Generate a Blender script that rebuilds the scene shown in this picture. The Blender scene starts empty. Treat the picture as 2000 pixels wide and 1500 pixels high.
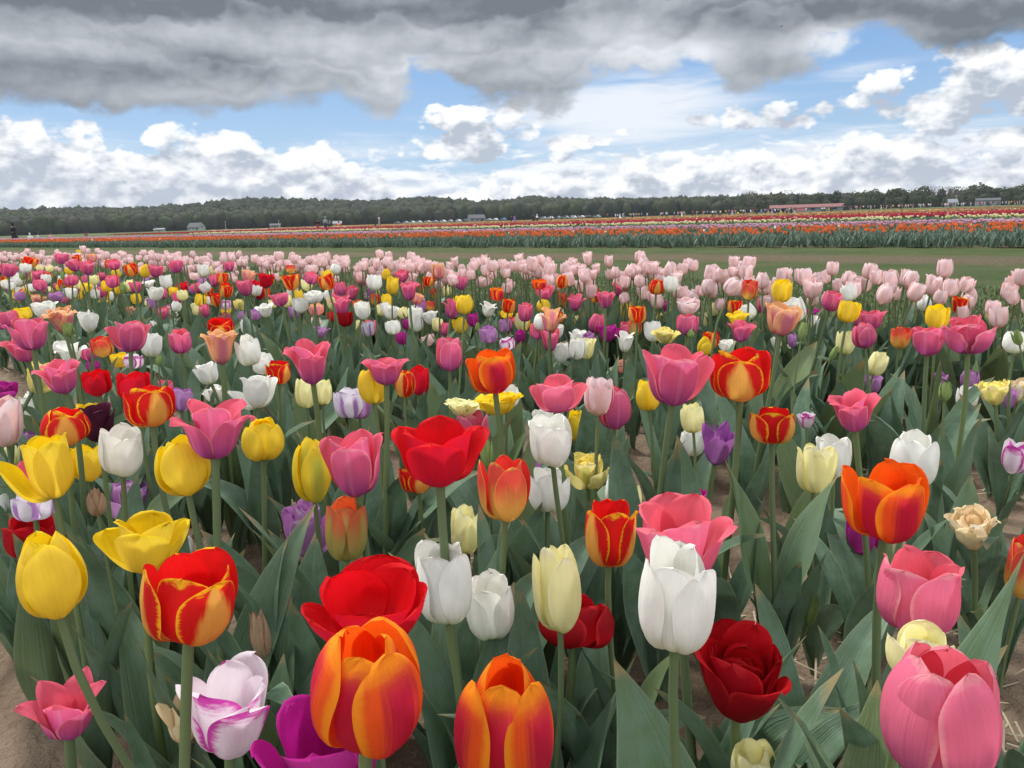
import bpy, math, random
import numpy as np
from mathutils import Vector, Matrix

R = math.radians
random.seed(7)
rng = np.random.default_rng(7)
SC = bpy.context.scene
COL = SC.collection

# ------------------------------------------------------------------ camera
FPX = 1511.0
CAMZ = 0.75
PITCH, ROLL = R(11.96), R(1.65)
Fv = Vector((0, math.cos(PITCH), -math.sin(PITCH)))
Uv = Vector((0, math.sin(PITCH), math.cos(PITCH)))
Rv = Vector((1, 0, 0))
CR = Rv * math.cos(ROLL) - Uv * math.sin(ROLL)
CU = Rv * math.sin(ROLL) + Uv * math.cos(ROLL)
cam_d = bpy.data.cameras.new('camera')
cam = bpy.data.objects.new('camera', cam_d)
COL.objects.link(cam)
m = Matrix.Identity(4)
for i in range(3):
    m[i][0], m[i][1], m[i][2] = CR[i], CU[i], -Fv[i]
m[2][3] = CAMZ
cam.matrix_world = m
cam_d.sensor_width = 36
cam_d.lens = 36 * FPX / 2000
cam_d.clip_start = 0.02
cam_d.clip_end = 9000
SC.camera = cam


def ray(px, py):
    return Fv + CR * ((px - 1000) / FPX) + CU * ((750 - py) / FPX)


def azel(px, py):
    d = ray(px, py).normalized()
    return math.degrees(math.atan2(d.x, d.y)), math.degrees(math.asin(d.z))


def hit(px, depth, z=0.0):
    """ground point at a given forward distance below a column of the view"""
    d = ray(px, 430.0 - 0.0288 * (px - 1000))
    k = depth / d.y
    return Vector((d.x * k, depth, z))


# ------------------------------------------------------------------ exposure
SC.view_settings.view_transform = 'Standard'
SC.view_settings.look = 'None'
SC.view_settings.exposure = 1.15
SC.view_settings.gamma = 1.0
SC.view_settings.use_curve_mapping = False
SC.render.engine = 'CYCLES'
SC.cycles.max_bounces = 6
SC.cycles.diffuse_bounces = 3
SC.cycles.glossy_bounces = 2
SC.cycles.transmission_bounces = 4
SC.cycles.transparent_max_bounces = 6
SC.cycles.use_denoising = True

SUN_EL, SUN_AZ = 58.0, -38.0     # above the clouds, ahead and to the left

# ------------------------------------------------------------------ node helper
class X:
    """a socket with arithmetic"""
    nt = None

    def __init__(s, v):
        s.v = v

    @staticmethod
    def math(op, *a, clamp=False):
        n = X.nt.nodes.new('ShaderNodeMath')
        n.operation = op
        n.use_clamp = clamp
        for i, q in enumerate(a):
            X.put(n.inputs[i], q)
        return X(n.outputs[0])

    @staticmethod
    def put(sock, q):
        if isinstance(q, X):
            X.nt.links.new(q.v, sock)
        elif isinstance(q, bpy.types.NodeSocket):
            X.nt.links.new(q, sock)
        else:
            sock.default_value = q

    def __add__(s, o): return X.math('ADD', s, o)
    def __radd__(s, o): return X.math('ADD', o, s)
    def __sub__(s, o): return X.math('SUBTRACT', s, o)
    def __rsub__(s, o): return X.math('SUBTRACT', o, s)
    def __mul__(s, o): return X.math('MULTIPLY', s, o)
    def __rmul__(s, o): return X.math('MULTIPLY', o, s)
    def __truediv__(s, o): return X.math('DIVIDE', s, o)
    def __pow__(s, o): return X.math('POWER', s, o)
    def max(s, o): return X.math('MAXIMUM', s, o)
    def min(s, o): return X.math('MINIMUM', s, o)
    def abs(s): return X.math('ABSOLUTE', s)
    def clamp(s): return X.math('ADD', s, 0.0, clamp=True)

    def step(s, a, b, lo=0.0, hi=1.0):
        n = X.nt.nodes.new('ShaderNodeMapRange')
        n.interpolation_type = 'SMOOTHSTEP'
        X.put(n.inputs[0], s)
        for i, q in enumerate((a, b, lo, hi)):
            X.put(n.inputs[1 + i], q)
        return X(n.outputs[0])


def mixc(f, a, b):
    n = X.nt.nodes.new('ShaderNodeMix')
    n.data_type = 'RGBA'
    n.clamp_factor = True
    X.put(n.inputs[0], f)
    for sock, q in ((n.inputs[6], a), (n.inputs[7], b)):
        if isinstance(q, tuple):
            q = (*q[:3], 1.0)
        X.put(sock, q)
    return X(n.outputs[2])


def vmul(v, s):
    n = X.nt.nodes.new('ShaderNodeVectorMath')
    n.operation = 'MULTIPLY'
    X.put(n.inputs[0], v)
    n.inputs[1].default_value = s
    return X(n.outputs[0])


def cscale(c, f):
    n = X.nt.nodes.new('ShaderNodeVectorMath')
    n.operation = 'SCALE'
    X.put(n.inputs[0], c)
    X.put(n.inputs[3], f)
    return X(n.outputs[0])


def vadd(v, s):
    n = X.nt.nodes.new('ShaderNodeVectorMath')
    n.operation = 'ADD'
    X.put(n.inputs[0], v)
    if isinstance(s, tuple):
        n.inputs[1].default_value = s
    else:
        X.put(n.inputs[1], s)
    return X(n.outputs[0])


def noise(v, scale, detail=4, rough=0.55, dist=0.0, kind=None):
    n = X.nt.nodes.new('ShaderNodeTexNoise')
    if kind:
        n.noise_type = kind
    X.put(n.inputs['Vector'], v)
    n.inputs['Scale'].default_value = scale
    n.inputs['Detail'].default_value = detail
    n.inputs['Roughness'].default_value = rough
    n.inputs['Distortion'].default_value = dist
    return X(n.outputs[0])


def voro(v, scale, detail=3, rough=0.5):
    n = X.nt.nodes.new('ShaderNodeTexVoronoi')
    n.feature = 'F1'
    X.put(n.inputs['Vector'], v)
    n.inputs['Scale'].default_value = scale
    n.inputs['Detail'].default_value = detail
    n.inputs['Roughness'].default_value = rough
    return X(n.outputs['Distance'])


def curve(x, pts):
    """piecewise curve of x (degrees, -50..50) giving degrees 0..40"""
    n = X.nt.nodes.new('ShaderNodeFloatCurve')
    X.put(n.inputs['Value'], (x + 50.0) * 0.01)
    c = n.mapping.curves[0]
    pts = sorted(pts)
    pts = [(-50, pts[0][1])] + pts + [(50, pts[-1][1])]
    pts = [((a + 50) / 100, b / 40) for a, b in pts]
    while len(c.points) < len(pts):
        c.points.new(0.5, 0.5)
    for p, (a, b) in zip(c.points, pts):
        p.location = (a, b)
        p.handle_type = 'AUTO_CLAMPED'
    n.mapping.update()
    return X(n.outputs[0]) * 40.0


# ------------------------------------------------------------------ world: sky with broken cloud
world = bpy.data.worlds.new('World')
SC.world = world
world.use_nodes = True
nt = world.node_tree
nt.nodes.clear()
X.nt = nt
out = nt.nodes.new('ShaderNodeOutputWorld')
tc = nt.nodes.new('ShaderNodeTexCoord')
sky = nt.nodes.new('ShaderNodeTexSky')
sky.sky_type = 'NISHITA'
sky.sun_disc = False
sky.sun_elevation = R(SUN_EL)
sky.sun_rotation = R(SUN_AZ)
sky.ozone_density = 1.6
sky.dust_density = 0.6
sep = nt.nodes.new('ShaderNodeSeparateXYZ')
nt.links.new(tc.outputs['Generated'], sep.inputs[0])
dx, dy, dz = (X(sep.outputs[i]) for i in range(3))
AZ = X.math('ARCTAN2', dx, dy) * 57.2958
EL = X.math('ARCSINE', dz) * 57.2958

DECK = [(-300, 215), (0, 203), (120, 220), (350, 229), (550, 224), (700, 226), (765, 222), (795, 185), (835, 160), (900, 188), (960, 209),
        (1060, 211), (1130, 182), (1200, 166), (1300, 148), (1345, 125), (1390, 140), (1440, 180), (1500, 165),
        (1590, 128), (1640, 105), (1700, 78), (1760, 92), (1860, 104), (2000, 88), (2300, 70)]
CUMT = [(-300, 205), (0, 190), (60, 190), (140, 202), (190, 222), (235, 262), (265, 248), (290, 222), (330, 214), (380, 222), (430, 244),
        (500, 262), (560, 248), (620, 252), (650, 280), (690, 320), (780, 326), (830, 352), (900, 340), (1000, 330),
        (1100, 316), (1250, 298), (1400, 282), (1560, 258), (1650, 232), (1720, 208), (1780, 240), (1900, 262), (2000, 268), (2300, 270)]
ELL = [(925, 270, 115, 52), (1925, 168, 175, 72), (1800, 212, 130, 40), (1605, 222, 130, 32), (1490, 230, 90, 24),
       (1120, 279, 62, 13), (940, 222, 28, 12), (1365, 240, 46, 17), (1960, 262, 90, 24), (1700, 172, 34, 18), (1440, 238, 40, 14)]


def body(az, el, vec, full=True):
    """cloud density along a direction (>0 inside a cloud) and how deep under the dark deck it is"""
    da = (el - curve(az, [azel(*p) for p in DECK])) * 0.42
    db = (curve(az, [azel(*p) for p in CUMT]) - el) * 0.42
    dc = None
    for (px, py, hw, hh) in ELL:
        a, e = azel(px, py)
        a2 = hw / FPX * 57.3
        e2 = hh / FPX * 57.3
        q1 = (az - a) * (1 / a2)
        q2 = (el - e) * (1 / e2)
        q = 0.75 - 0.75 * (q1 * q1 + q2 * q2)
        dc = q if dc is None else dc.max(q)
    nz = noise(vec, 9.0, 7, 0.60, 0.3) - 0.5
    bl = 0.50 - voro(vec, 15.0, 3, 0.55)
    fluff = nz * 2.3 + bl * 1.6 + (noise(vec, 42.0, 4, 0.6, 0.0) - 0.5) * 0.7
    low = (db + 0.32).max(dc + 0.36) + fluff + 0.34
    high = da + nz * 2.3 + bl * 0.7 + 0.32
    return low, high, da, nz + bl * 0.45


vec = vmul(tc.outputs['Generated'], (1.0, 1.0, 1.55))
low, high, deck_in, nz0 = body(AZ, EL, vec)
up = vadd(vec, (-0.010, 0.0, 0.030))
low_u, high_u, _, nz1 = body(AZ - 0.35, EL + 1.0, up)

# behind the camera and overhead a brighter broken cloud goes on
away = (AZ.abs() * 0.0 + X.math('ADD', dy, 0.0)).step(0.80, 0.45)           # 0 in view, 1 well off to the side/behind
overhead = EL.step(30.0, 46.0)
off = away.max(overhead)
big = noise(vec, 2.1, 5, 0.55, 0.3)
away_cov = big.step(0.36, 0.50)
mask_low = low.step(-0.08, 0.30)
mask_high = high.step(-0.15, 0.45)

lit = 1.0 - low_u.step(-0.2, 0.95)
fine = noise(vec, 34.0, 5, 0.6, 0.2)
lspot = None
for (px, py, hw, hh, k) in [(110, 300, 190, 50, -0.12), (330, 320, 90, 40, -0.10), (1900, 205, 140, 32, -0.40), (1600, 232, 140, 24, -0.35),
                            (940, 290, 60, 22, -0.2), (350, 262, 60, 24, 0.25), (640, 320, 60, 24, 0.2), (1950, 135, 40, 20, 0.3), (1700, 330, 200, 26, 0.2), (1960, 265, 90, 24, -0.3), (220, 260, 60, 24, 0.2)]:
    a, e = azel(px, py)
    q1 = (AZ - a) * (1 / (hw / FPX * 57.3))
    q2 = (EL - e) * (1 / (hh / FPX * 57.3))
    gsp = X.math('EXPONENT', (q1 * q1 + q2 * q2) * -1.0) * k
    lspot = gsp if lspot is None else lspot + gsp
fine_u = noise(vadd(vec, (-0.004, 0.0, 0.012)), 34.0, 5, 0.6, 0.2)
shade_low = (lit * 0.56 + (fine - fine_u) * 1.7 + (nz0 - nz1) * 2.2 + 0.24 + lspot).clamp()
col_low = mixc(shade_low, (0.47, 0.52, 0.61), (1.06, 1.07, 1.08))

tone = noise(vmul(vec, (1.0, 1.0, 2.2)), 4.2, 3, 0.45, 0.3)
shelf_w = noise(vmul(vec, (1.0, 1.0, 1.3)), 3.0, 4, 0.5, 0.25)
shelf = X.math('FRACT', (EL + (shelf_w - 0.5) * 15.0) * (1 / 4.6))
saw = shelf.step(0.0, 0.62) * shelf.step(1.0, 0.74)
spots = None
for (px, py, hw, hh, k) in [(1185, 62, 90, 40, 0.50), (1290, 105, 90, 36, 0.32), (1385, 105, 55, 24, 0.45), (1640, 72, 90, 22, 0.7), (1690, 98, 70, 18, 0.6),
                            (770, 150, 60, 50, 0.30), (640, 110, 120, 40, 0.22), (400, 70, 200, 22, 0.24), (470, 185, 220, 16, 0.12), (700, 235, 90, 16, 0.25), (860, 60, 130, 40, 0.12),
                            (140, 150, 210, 30, -0.26), (450, 140, 160, 22, -0.16), (560, 20, 420, 30, -0.26), (150, 30, 200, 36, -0.12), (980, 185, 170, 26, -0.24), (300, 215, 480, 14, -0.16),
                            (1060, 20, 150, 30, -0.22), (1470, 110, 130, 60, -0.16), (1850, 50, 260, 46, -0.30), (1560, 20, 240, 30, -0.18), (620, 200, 180, 18, -0.16), (1040, 120, 110, 30, -0.05)]:
    a, e = azel(px, py)
    q1 = (AZ - a) * (1 / (hw / FPX * 57.3))
    q2 = (EL - e) * (1 / (hh / FPX * 57.3))
    g = X.math('EXPONENT', (q1 * q1 + q2 * q2) * -1.0) * k
    spots = g if spots is None else spots + g
warp = (noise(vec, 7.0, 4, 0.6, 0.4) - 0.5)
edge_b = (1.0 - deck_in.step(0.0, 1.1)) * 0.04
rims = None
elw = EL + nz0 * 3.2
for pts, kb, wb, ka, wa in [
        ([(-300, 50), (0, 55), (150, 60), (250, 78), (380, 64), (480, 50), (600, 58), (680, 76), (760, 62), (900, 76), (1010, 66), (1100, 30), (1250, 5), (2300, -60)], 0.20, 1.7, -0.12, 1.6),
        ([(-300, 100), (0, 98), (150, 102), (230, 120), (330, 152), (420, 168), (520, 150), (640, 152), (740, 172), (820, 150), (900, 128), (1050, 120), (1200, 128), (1290, 118), (1400, 70), (1520, 55), (1620, 90), (1800, 130), (2300, 150)], 0.18, 1.4, -0.13, 1.5),
        ([(-300, 165), (0, 160), (200, 172), (400, 200), (600, 188), (720, 205), (900, 180), (1010, 160), (1100, 170), (1250, 90), (1400, 108), (1500, 118), (1650, 70), (2300, 60)], 0.10, 1.2, -0.10, 1.2)]:
    dd_ = elw - curve(AZ, [azel(*p) for p in pts])
    r_ = X.math('EXPONENT', (dd_ * -1.0).max(0.0) * (-1 / wb)) * dd_.step(0.45, -0.30) * kb + X.math('EXPONENT', dd_.max(0.0) * (-1 / wa)) * dd_.step(-0.30, 0.45) * ka
    rims = r_ if rims is None else rims + r_
shade_hi = (0.25 + saw * 0.08 + (tone - 0.5) * 0.34 + spots * (1.0 + warp * 1.5) + (nz0 - nz1) * 0.34 + edge_b + rims).clamp()
col_high = mixc(shade_hi, (0.165, 0.190, 0.222), (0.80, 0.84, 0.89))

# blue and thin veils
blue_k = 0.085
bluec = cscale(X(sky.outputs[0]), blue_k)
bluec = mixc(0.7, bluec, mixc(EL.step(0.0, 17.0), (0.46, 0.69, 0.94), (0.15, 0.38, 0.84)))
st = noise(vmul(tc.outputs['Generated'], (1.0, 1.0, 7.0)), 5.0, 7, 0.62, 0.6)
veil_g = None
for (px, py, hw, hh, k) in [(1240, 215, 260, 62, 1.0), (1450, 320, 420, 60, 0.8), (700, 292, 160, 30, 0.55), (1000, 390, 1500, 42, 0.85),
                            (100, 340, 260, 70, 0.9), (1900, 270, 160, 40, 0.7), (1660, 140, 90, 20, 0.35)]:
    a, e = azel(px, py)
    q1 = (AZ - a) * (1 / (hw / FPX * 57.3))
    q2 = (EL - e) * (1 / (hh / FPX * 57.3))
    g = X.math('EXPONENT', (q1 * q1 + q2 * q2) * -1.0) * k
    veil_g = g if veil_g is None else veil_g.max(g)
veil = (veil_g + (st - 0.5) * 1.6).step(0.15, 0.95) * 0.88
skyc = mixc(veil, bluec, (0.90, 0.93, 0.98))
# small banks of cumulus stacked towards the horizon
hz = noise(vmul(tc.outputs['Generated'], (1.0, 1.0, 3.2)), 13.0, 6, 0.62, 0.35)
hz_u = noise(vadd(vmul(tc.outputs['Generated'], (1.0, 1.0, 3.2)), (0.0, 0.0, 0.030)), 13.0, 6, 0.62, 0.35)
hmask = (hz + EL.step(6.5, 0.5) * 0.30 - EL.step(2.0, 7.5) * 0.22).step(0.50, 0.66)
hcol = mixc(((hz - hz_u) * 3.2 + 0.55).clamp(), (0.56, 0.63, 0.75), (1.05, 1.06, 1.08))
skyc = mixc(hmask * 0.92, skyc, hcol)
c1 = mixc(mask_low * 0.97, skyc, col_low)
c1 = mixc(mask_high, c1, col_high)
# sky outside the frame: thin broken overcast, kept brighter to light the ground
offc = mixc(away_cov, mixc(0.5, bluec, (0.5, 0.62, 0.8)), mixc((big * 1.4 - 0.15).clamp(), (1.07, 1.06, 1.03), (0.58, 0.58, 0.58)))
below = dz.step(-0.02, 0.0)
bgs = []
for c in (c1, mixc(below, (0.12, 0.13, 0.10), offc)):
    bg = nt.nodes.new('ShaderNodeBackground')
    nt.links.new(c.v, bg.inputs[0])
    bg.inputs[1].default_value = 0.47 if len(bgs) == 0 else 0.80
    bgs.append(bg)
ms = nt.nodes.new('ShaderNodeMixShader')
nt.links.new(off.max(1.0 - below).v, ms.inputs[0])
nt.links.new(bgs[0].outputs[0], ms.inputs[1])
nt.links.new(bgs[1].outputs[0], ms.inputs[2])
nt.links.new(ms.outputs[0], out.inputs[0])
world.cycles.sampling_method = 'MANUAL'
world.cycles.sample_map_resolution = 512

# ------------------------------------------------------------------ sun, softened by the cloud
sd = bpy.data.lights.new('sun', 'SUN')
sd.energy = 1.7
sd.angle = R(14)
sd.color = (1.0, 0.97, 0.92)
sun = bpy.data.objects.new('sun', sd)
COL.objects.link(sun)
sdir = Vector((math.sin(R(SUN_AZ)) * math.cos(R(SUN_EL)), math.cos(R(SUN_AZ)) * math.cos(R(SUN_EL)), math.sin(R(SUN_EL))))
sun.rotation_euler = sdir.to_track_quat('Z', 'Y').to_euler()
sun.location = sdir * 50

# ------------------------------------------------------------------ object helpers
def link(o, parent=None):
    COL.objects.link(o)
    if parent is not None:
        o.parent = parent
    return o


def tag(o, label=None, cat=None, group=None, kind=None):
    for k, v in (('label', label), ('category', cat), ('group', group), ('kind', kind)):
        if v:
            o[k] = v
    return o


def empty(name, loc, rz=0.0, label=None, cat=None, group=None):
    o = bpy.data.objects.new(name, None)
    o.empty_display_size = 0.05
    o.location = loc
    o.rotation_euler = (0, 0, rz)
    link(o)
    return tag(o, label, cat, group)


def npmesh(name, V, F, mats=(), col=None, uv=None, mi=None, smooth=True):
    """V (n,3); F list/array of quads or tris of one size; col per vertex; uv per vertex"""
    V = np.asarray(V, dtype=np.float32)
    F = np.asarray(F, dtype=np.int32)
    k = F.shape[1]
    me = bpy.data.meshes.new(name)
    me.vertices.add(len(V))
    me.vertices.foreach_set('co', V.ravel())
    me.loops.add(F.size)
    me.loops.foreach_set('vertex_index', F.ravel())
    me.polygons.add(len(F))
    me.polygons.foreach_set('loop_start', np.arange(0, F.size, k, dtype=np.int32))
    if smooth:
        me.polygons.foreach_set('use_smooth', np.ones(len(F), dtype=bool))
    for mt in mats:
        me.materials.append(mt)
    if mi is not None:
        me.polygons.foreach_set('material_index', np.asarray(mi, dtype=np.int32))
    if col is not None:
        a = me.color_attributes.new('col', 'FLOAT_COLOR', 'POINT')
        c = np.ones((len(V), 4), dtype=np.float32)
        c[:, :3] = col
        a.data.foreach_set('color', c.ravel())
    if uv is not None:
        l = me.uv_layers.new(name='uv')
        l.data.foreach_set('uv', np.asarray(uv, dtype=np.float32)[F.ravel()].ravel())
    me.update(calc_edges=True)
    return me


def pydata(name, verts, faces, mats=(), smooth=False):
    me = bpy.data.meshes.new(name)
    me.from_pydata([tuple(v) for v in verts], [], faces)
    for mt in mats:
        me.materials.append(mt)
    if smooth:
        me.polygons.foreach_set('use_smooth', [True] * len(me.polygons))
    me.update()
    return me


def mesh_obj(name, me, parent=None, loc=None):
    o = bpy.data.objects.new(name, me)
    if loc is not None:
        o.location = loc
    return link(o, parent)


class MB:
    """collects boxes, prisms and tubes into one mesh"""
    def __init__(s):
        s.v, s.f = [], []

    def box(s, c, d, rz=0.0):
        b = len(s.v)
        ca, sa = math.cos(rz), math.sin(rz)
        for z in (-.5, .5):
            for x, y in ((-.5, -.5), (.5, -.5), (.5, .5), (-.5, .5)):
                X_, Y_ = x * d[0], y * d[1]
                s.v.append((c[0] + X_ * ca - Y_ * sa, c[1] + X_ * sa + Y_ * ca, c[2] + z * d[2]))
        s.f += [tuple(b + i for i in q) for q in ((3, 2, 1, 0), (4, 5, 6, 7), (0, 1, 5, 4), (1, 2, 6, 5), (2, 3, 7, 6), (3, 0, 4, 7))]
        return s

    def tube(s, pts, rad, n=6):
        b = len(s.v)
        pts = [Vector(p) for p in pts]
        for i, p in enumerate(pts):
            t = (pts[min(i + 1, len(pts) - 1)] - pts[max(i - 1, 0)]).normalized()
            a = t.cross(Vector((0, 1, 0)) if abs(t.y) < .9 else Vector((1, 0, 0))).normalized()
            c = t.cross(a)
            r = rad[i] if isinstance(rad, (list, tuple)) else rad
            if not isinstance(r, (list, tuple)):
                r = (r, r)
            for k in range(n):
                g = 2 * math.pi * k / n
                s.v.append(tuple(p + a * math.cos(g) * r[0] + c * math.sin(g) * r[1]))
        for i in range(len(pts) - 1):
            for k in range(n):
                q = b + i * n
                s.f.append((q + k, q + (k + 1) % n, q + n + (k + 1) % n, q + n + k))
        s.f.append(tuple(b + k for k in reversed(range(n))))
        s.f.append(tuple(b + (len(pts) - 1) * n + k for k in range(n)))
        return s

    def prism(s, poly, y0, y1):
        """poly of (x, z) extruded along y"""
        b, n = len(s.v), len(poly)
        s.v += [(x, y0, z) for x, z in poly] + [(x, y1, z) for x, z in poly]
        s.f.append(tuple(b + i for i in range(n)))
        s.f.append(tuple(b + n + i for i in reversed(range(n))))
        for i in range(n):
            j = (i + 1) % n
            s.f.append((b + j, b + i, b + n + i, b + n + j))
        return s

    def mesh(s, name, mat, smooth=False):
        return pydata(name, s.v, s.f, (mat,), smooth)

    def obj(s, name, mat, parent=None, smooth=False):
        return mesh_obj(name, s.mesh(name, mat, smooth), parent)


# ------------------------------------------------------------------ materials
def new_mat(name):
    mt = bpy.data.materials.new(name)
    mt.use_nodes = True
    mt.node_tree.nodes.clear()
    X.nt = mt.node_tree
    return mt


def finish(mt, col, rough=0.6, spec=0.3, bump=None, bump_d=0.01, transl=0.0, tcol=None, rough_sock=None):
    nt = mt.node_tree
    X.nt = nt
    p = nt.nodes.new('ShaderNodeBsdfPrincipled')
    if isinstance(col, tuple):
        p.inputs['Base Color'].default_value = (*col, 1)
    else:
        nt.links.new(col.v, p.inputs['Base Color'])
    p.inputs['Roughness'].default_value = rough
    if rough_sock is not None:
        nt.links.new(rough_sock.v, p.inputs['Roughness'])
    p.inputs['Specular IOR Level'].default_value = spec
    if bump is not None:
        b = nt.nodes.new('ShaderNodeBump')
        b.inputs['Distance'].default_value = bump_d
        b.inputs['Strength'].default_value = 1.0
        nt.links.new(bump.v, b.inputs['Height'])
        nt.links.new(b.outputs[0], p.inputs['Normal'])
    out = nt.nodes.new('ShaderNodeOutputMaterial')
    last = p.outputs[0]
    if transl:
        t = nt.nodes.new('ShaderNodeBsdfTranslucent')
        q = tcol if tcol is not None else col
        if isinstance(q, tuple):
            t.inputs[0].default_value = (*q, 1)
        else:
            nt.links.new(q.v, t.inputs[0])
        ms = nt.nodes.new('ShaderNodeMixShader')
        ms.inputs[0].default_value = transl
        nt.links.new(p.outputs[0], ms.inputs[1])
        nt.links.new(t.outputs[0], ms.inputs[2])
        last = ms.outputs[0]
    nt.links.new(last, out.inputs[0])
    return mt


def tex(which='Object'):
    n = X.nt.nodes.new('ShaderNodeTexCoord')
    return n.outputs[which]


def attr_col(name='col'):
    n = X.nt.nodes.new('ShaderNodeAttribute')
    n.attribute_name = name
    return X(n.outputs['Color'])


def obj_rand():
    n = X.nt.nodes.new('ShaderNodeObjectInfo')
    return X(n.outputs['Random'])


def plain(name, col, rough=0.6, vary=0.15, scale=8.0, spec=0.3):
    mt = new_mat(name)
    nz = noise(tex('Object'), scale, 4)
    c = mixc(nz, tuple(v * (1 - vary) for v in col), tuple(min(1, v * (1 + vary)) for v in col))
    return finish(mt, c, rough, spec)


def vcol_mat(name, rough=0.6, transl=0.0, vary=0.2, scale=3.0):
    mt = new_mat(name)
    c = attr_col()
    nz = noise(tex('Object'), scale, 3)
    c = cscale(c, (nz - 0.5) * (2 * vary) + 1.0)
    return finish(mt, c, rough, 0.25, transl=transl)


# ------------------------------------------------------------------ field axes: s runs along the rows (to the far left), n across them
US = Vector((-0.768, 0.640, 0))
UN = Vector((0.640, 0.768, 0))


def sm(a, b, x):
    t = np.clip((x - a) / (b - a), 0, 1)
    return t * t * (3 - 2 * t)


def gz(x, y):
    """height of the land: flat near the camera, lifting gently far off to the right"""
    x = np.asarray(x, float)
    y = np.asarray(y, float)
    r = np.hypot(x, y)
    az = np.degrees(np.arctan2(x, np.maximum(y, 1e-6)))
    a = sm(-8, 26, az) * (y > 0)
    return 1.1 * a * sm(150, 420, r) + 0.5 * sm(-20, 0, az) * (y > 0) * sm(160, 480, r) * (1 - a)


def sn(s, n, z=0.0):
    p = US * s + UN * n
    return Vector((p.x, p.y, z))


# ------------------------------------------------------------------ ground
mt = new_mat('meadow')
oc = tex('Object')
n1 = noise(oc, 0.35, 5, 0.6)
n2 = noise(oc, 6.0, 5, 0.65)
gcol = mixc(n1.step(0.35, 0.65), (0.060, 0.095, 0.032), (0.095, 0.115, 0.045))
gcol = mixc(n2.step(0.45, 0.75) * 0.5, gcol, (0.15, 0.13, 0.07))
M_MEADOW = finish(mt, gcol, 0.9, 0.1, n2, 0.02)
rad = np.concatenate([[0.0], np.geomspace(2.0, 1420, 60)])
na = 180
V, F = [], []
for i, r in enumerate(rad):
    a = np.linspace(0, 2 * np.pi, na, endpoint=False)
    x, y = r * np.sin(a), r * np.cos(a)
    z = gz(x, y) - 0.03
    V.append(np.stack([x, y, z], 1))
V = np.concatenate(V)
for i in range(len(rad) - 1):
    k = np.arange(na)
    F.append(np.stack([i * na + k, (i + 1) * na + k, (i + 1) * na + (k + 1) % na, i * na + (k + 1) % na], 1))
F = np.concatenate(F)[:, ::-1]
o = mesh_obj('ground', npmesh('ground', V, F, (M_MEADOW,)))
tag(o, kind='structure')

# value noise in numpy for relief and clumping
_vn = rng.random((64, 64))


def vnoise(x, y):
    x = np.asarray(x, float); y = np.asarray(y, float)
    xi, yi = np.floor(x).astype(int), np.floor(y).astype(int)
    fx, fy = x - xi, y - yi
    fx = fx * fx * (3 - 2 * fx); fy = fy * fy * (3 - 2 * fy)
    g = lambda a, b: _vn[a % 64, b % 64]
    return (g(xi, yi) * (1 - fx) + g(xi + 1, yi) * fx) * (1 - fy) + (g(xi, yi + 1) * (1 - fx) + g(xi + 1, yi + 1) * fx) * fy


def fbm(x, y, o=4):
    v, a, t = 0, 0.5, 0
    for i in range(o):
        v = v + a * vnoise(x * 2 ** i + 7.3 * i, y * 2 ** i + 3.1 * i)
        t += a
        a *= 0.5
    return v / t


BEDS = [(-0.75, -0.05), (0.42, 1.08), (1.32, 2.16), (2.44, 3.28)]


def bed_height(n):
    n = np.asarray(n, float)
    h = np.zeros_like(n)
    for a, b in BEDS:
        h = np.maximum(h, 0.05 * sm(a - 0.16, a + 0.06, n) * (1 - sm(b - 0.06, b + 0.16, n)))
    return h


def soil_strip(name, s0, s1, n0, n1, ds, dn, amp, mat, lift, beds=False):
    ss = np.arange(s0, s1 + ds / 2, ds)
    nn = np.arange(n0, n1 + dn / 2, dn)
    S, N = np.meshgrid(ss, nn, indexing='ij')
    x = US.x * S + UN.x * N
    y = US.y * S + UN.y * N
    z = lift + amp * (fbm(S * 7, N * 7, 4) - 0.5) + gz(x, y)
    if amp > 0.01:
        z = z + 0.35 * amp * (fbm(S * 38, N * 38, 2) - 0.5)
    if beds:
        z = z + bed_height(N)
    ni, nj = S.shape
    idx = np.arange(ni * nj).reshape(ni, nj)
    F = np.stack([idx[:-1, :-1], idx[:-1, 1:], idx[1:, 1:], idx[1:, :-1]], -1).reshape(-1, 4)
    o = mesh_obj(name, npmesh(name, np.stack([x.ravel(), y.ravel(), z.ravel()], 1), F, (mat,)))
    return tag(o, kind='structure')


mt = new_mat('soil')
oc = tex('Object')
a1 = noise(oc, 5.0, 6, 0.65)
a2 = noise(oc, 60.0, 4, 0.7)
a3 = voro(oc, 24.0, 2)
sc = mixc(a1.step(0.3, 0.7), (0.13, 0.088, 0.058), (0.235, 0.175, 0.125))
sc = mixc(a2.step(0.55, 0.8) * 0.6, sc, (0.30, 0.24, 0.18))
sc = mixc(a2.step(0.45, 0.2) * 0.6, sc, (0.07, 0.048, 0.032))
M_SOIL = finish(mt, sc, 0.95, 0.15, a2 * 0.6 + a1 * 0.7 - a3 * 0.25, 0.02)
soil_strip('soil', -5, 13, -2.2, 3.55, 0.05, 0.05, 0.055, M_SOIL, 0.0, beds=True)

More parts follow.
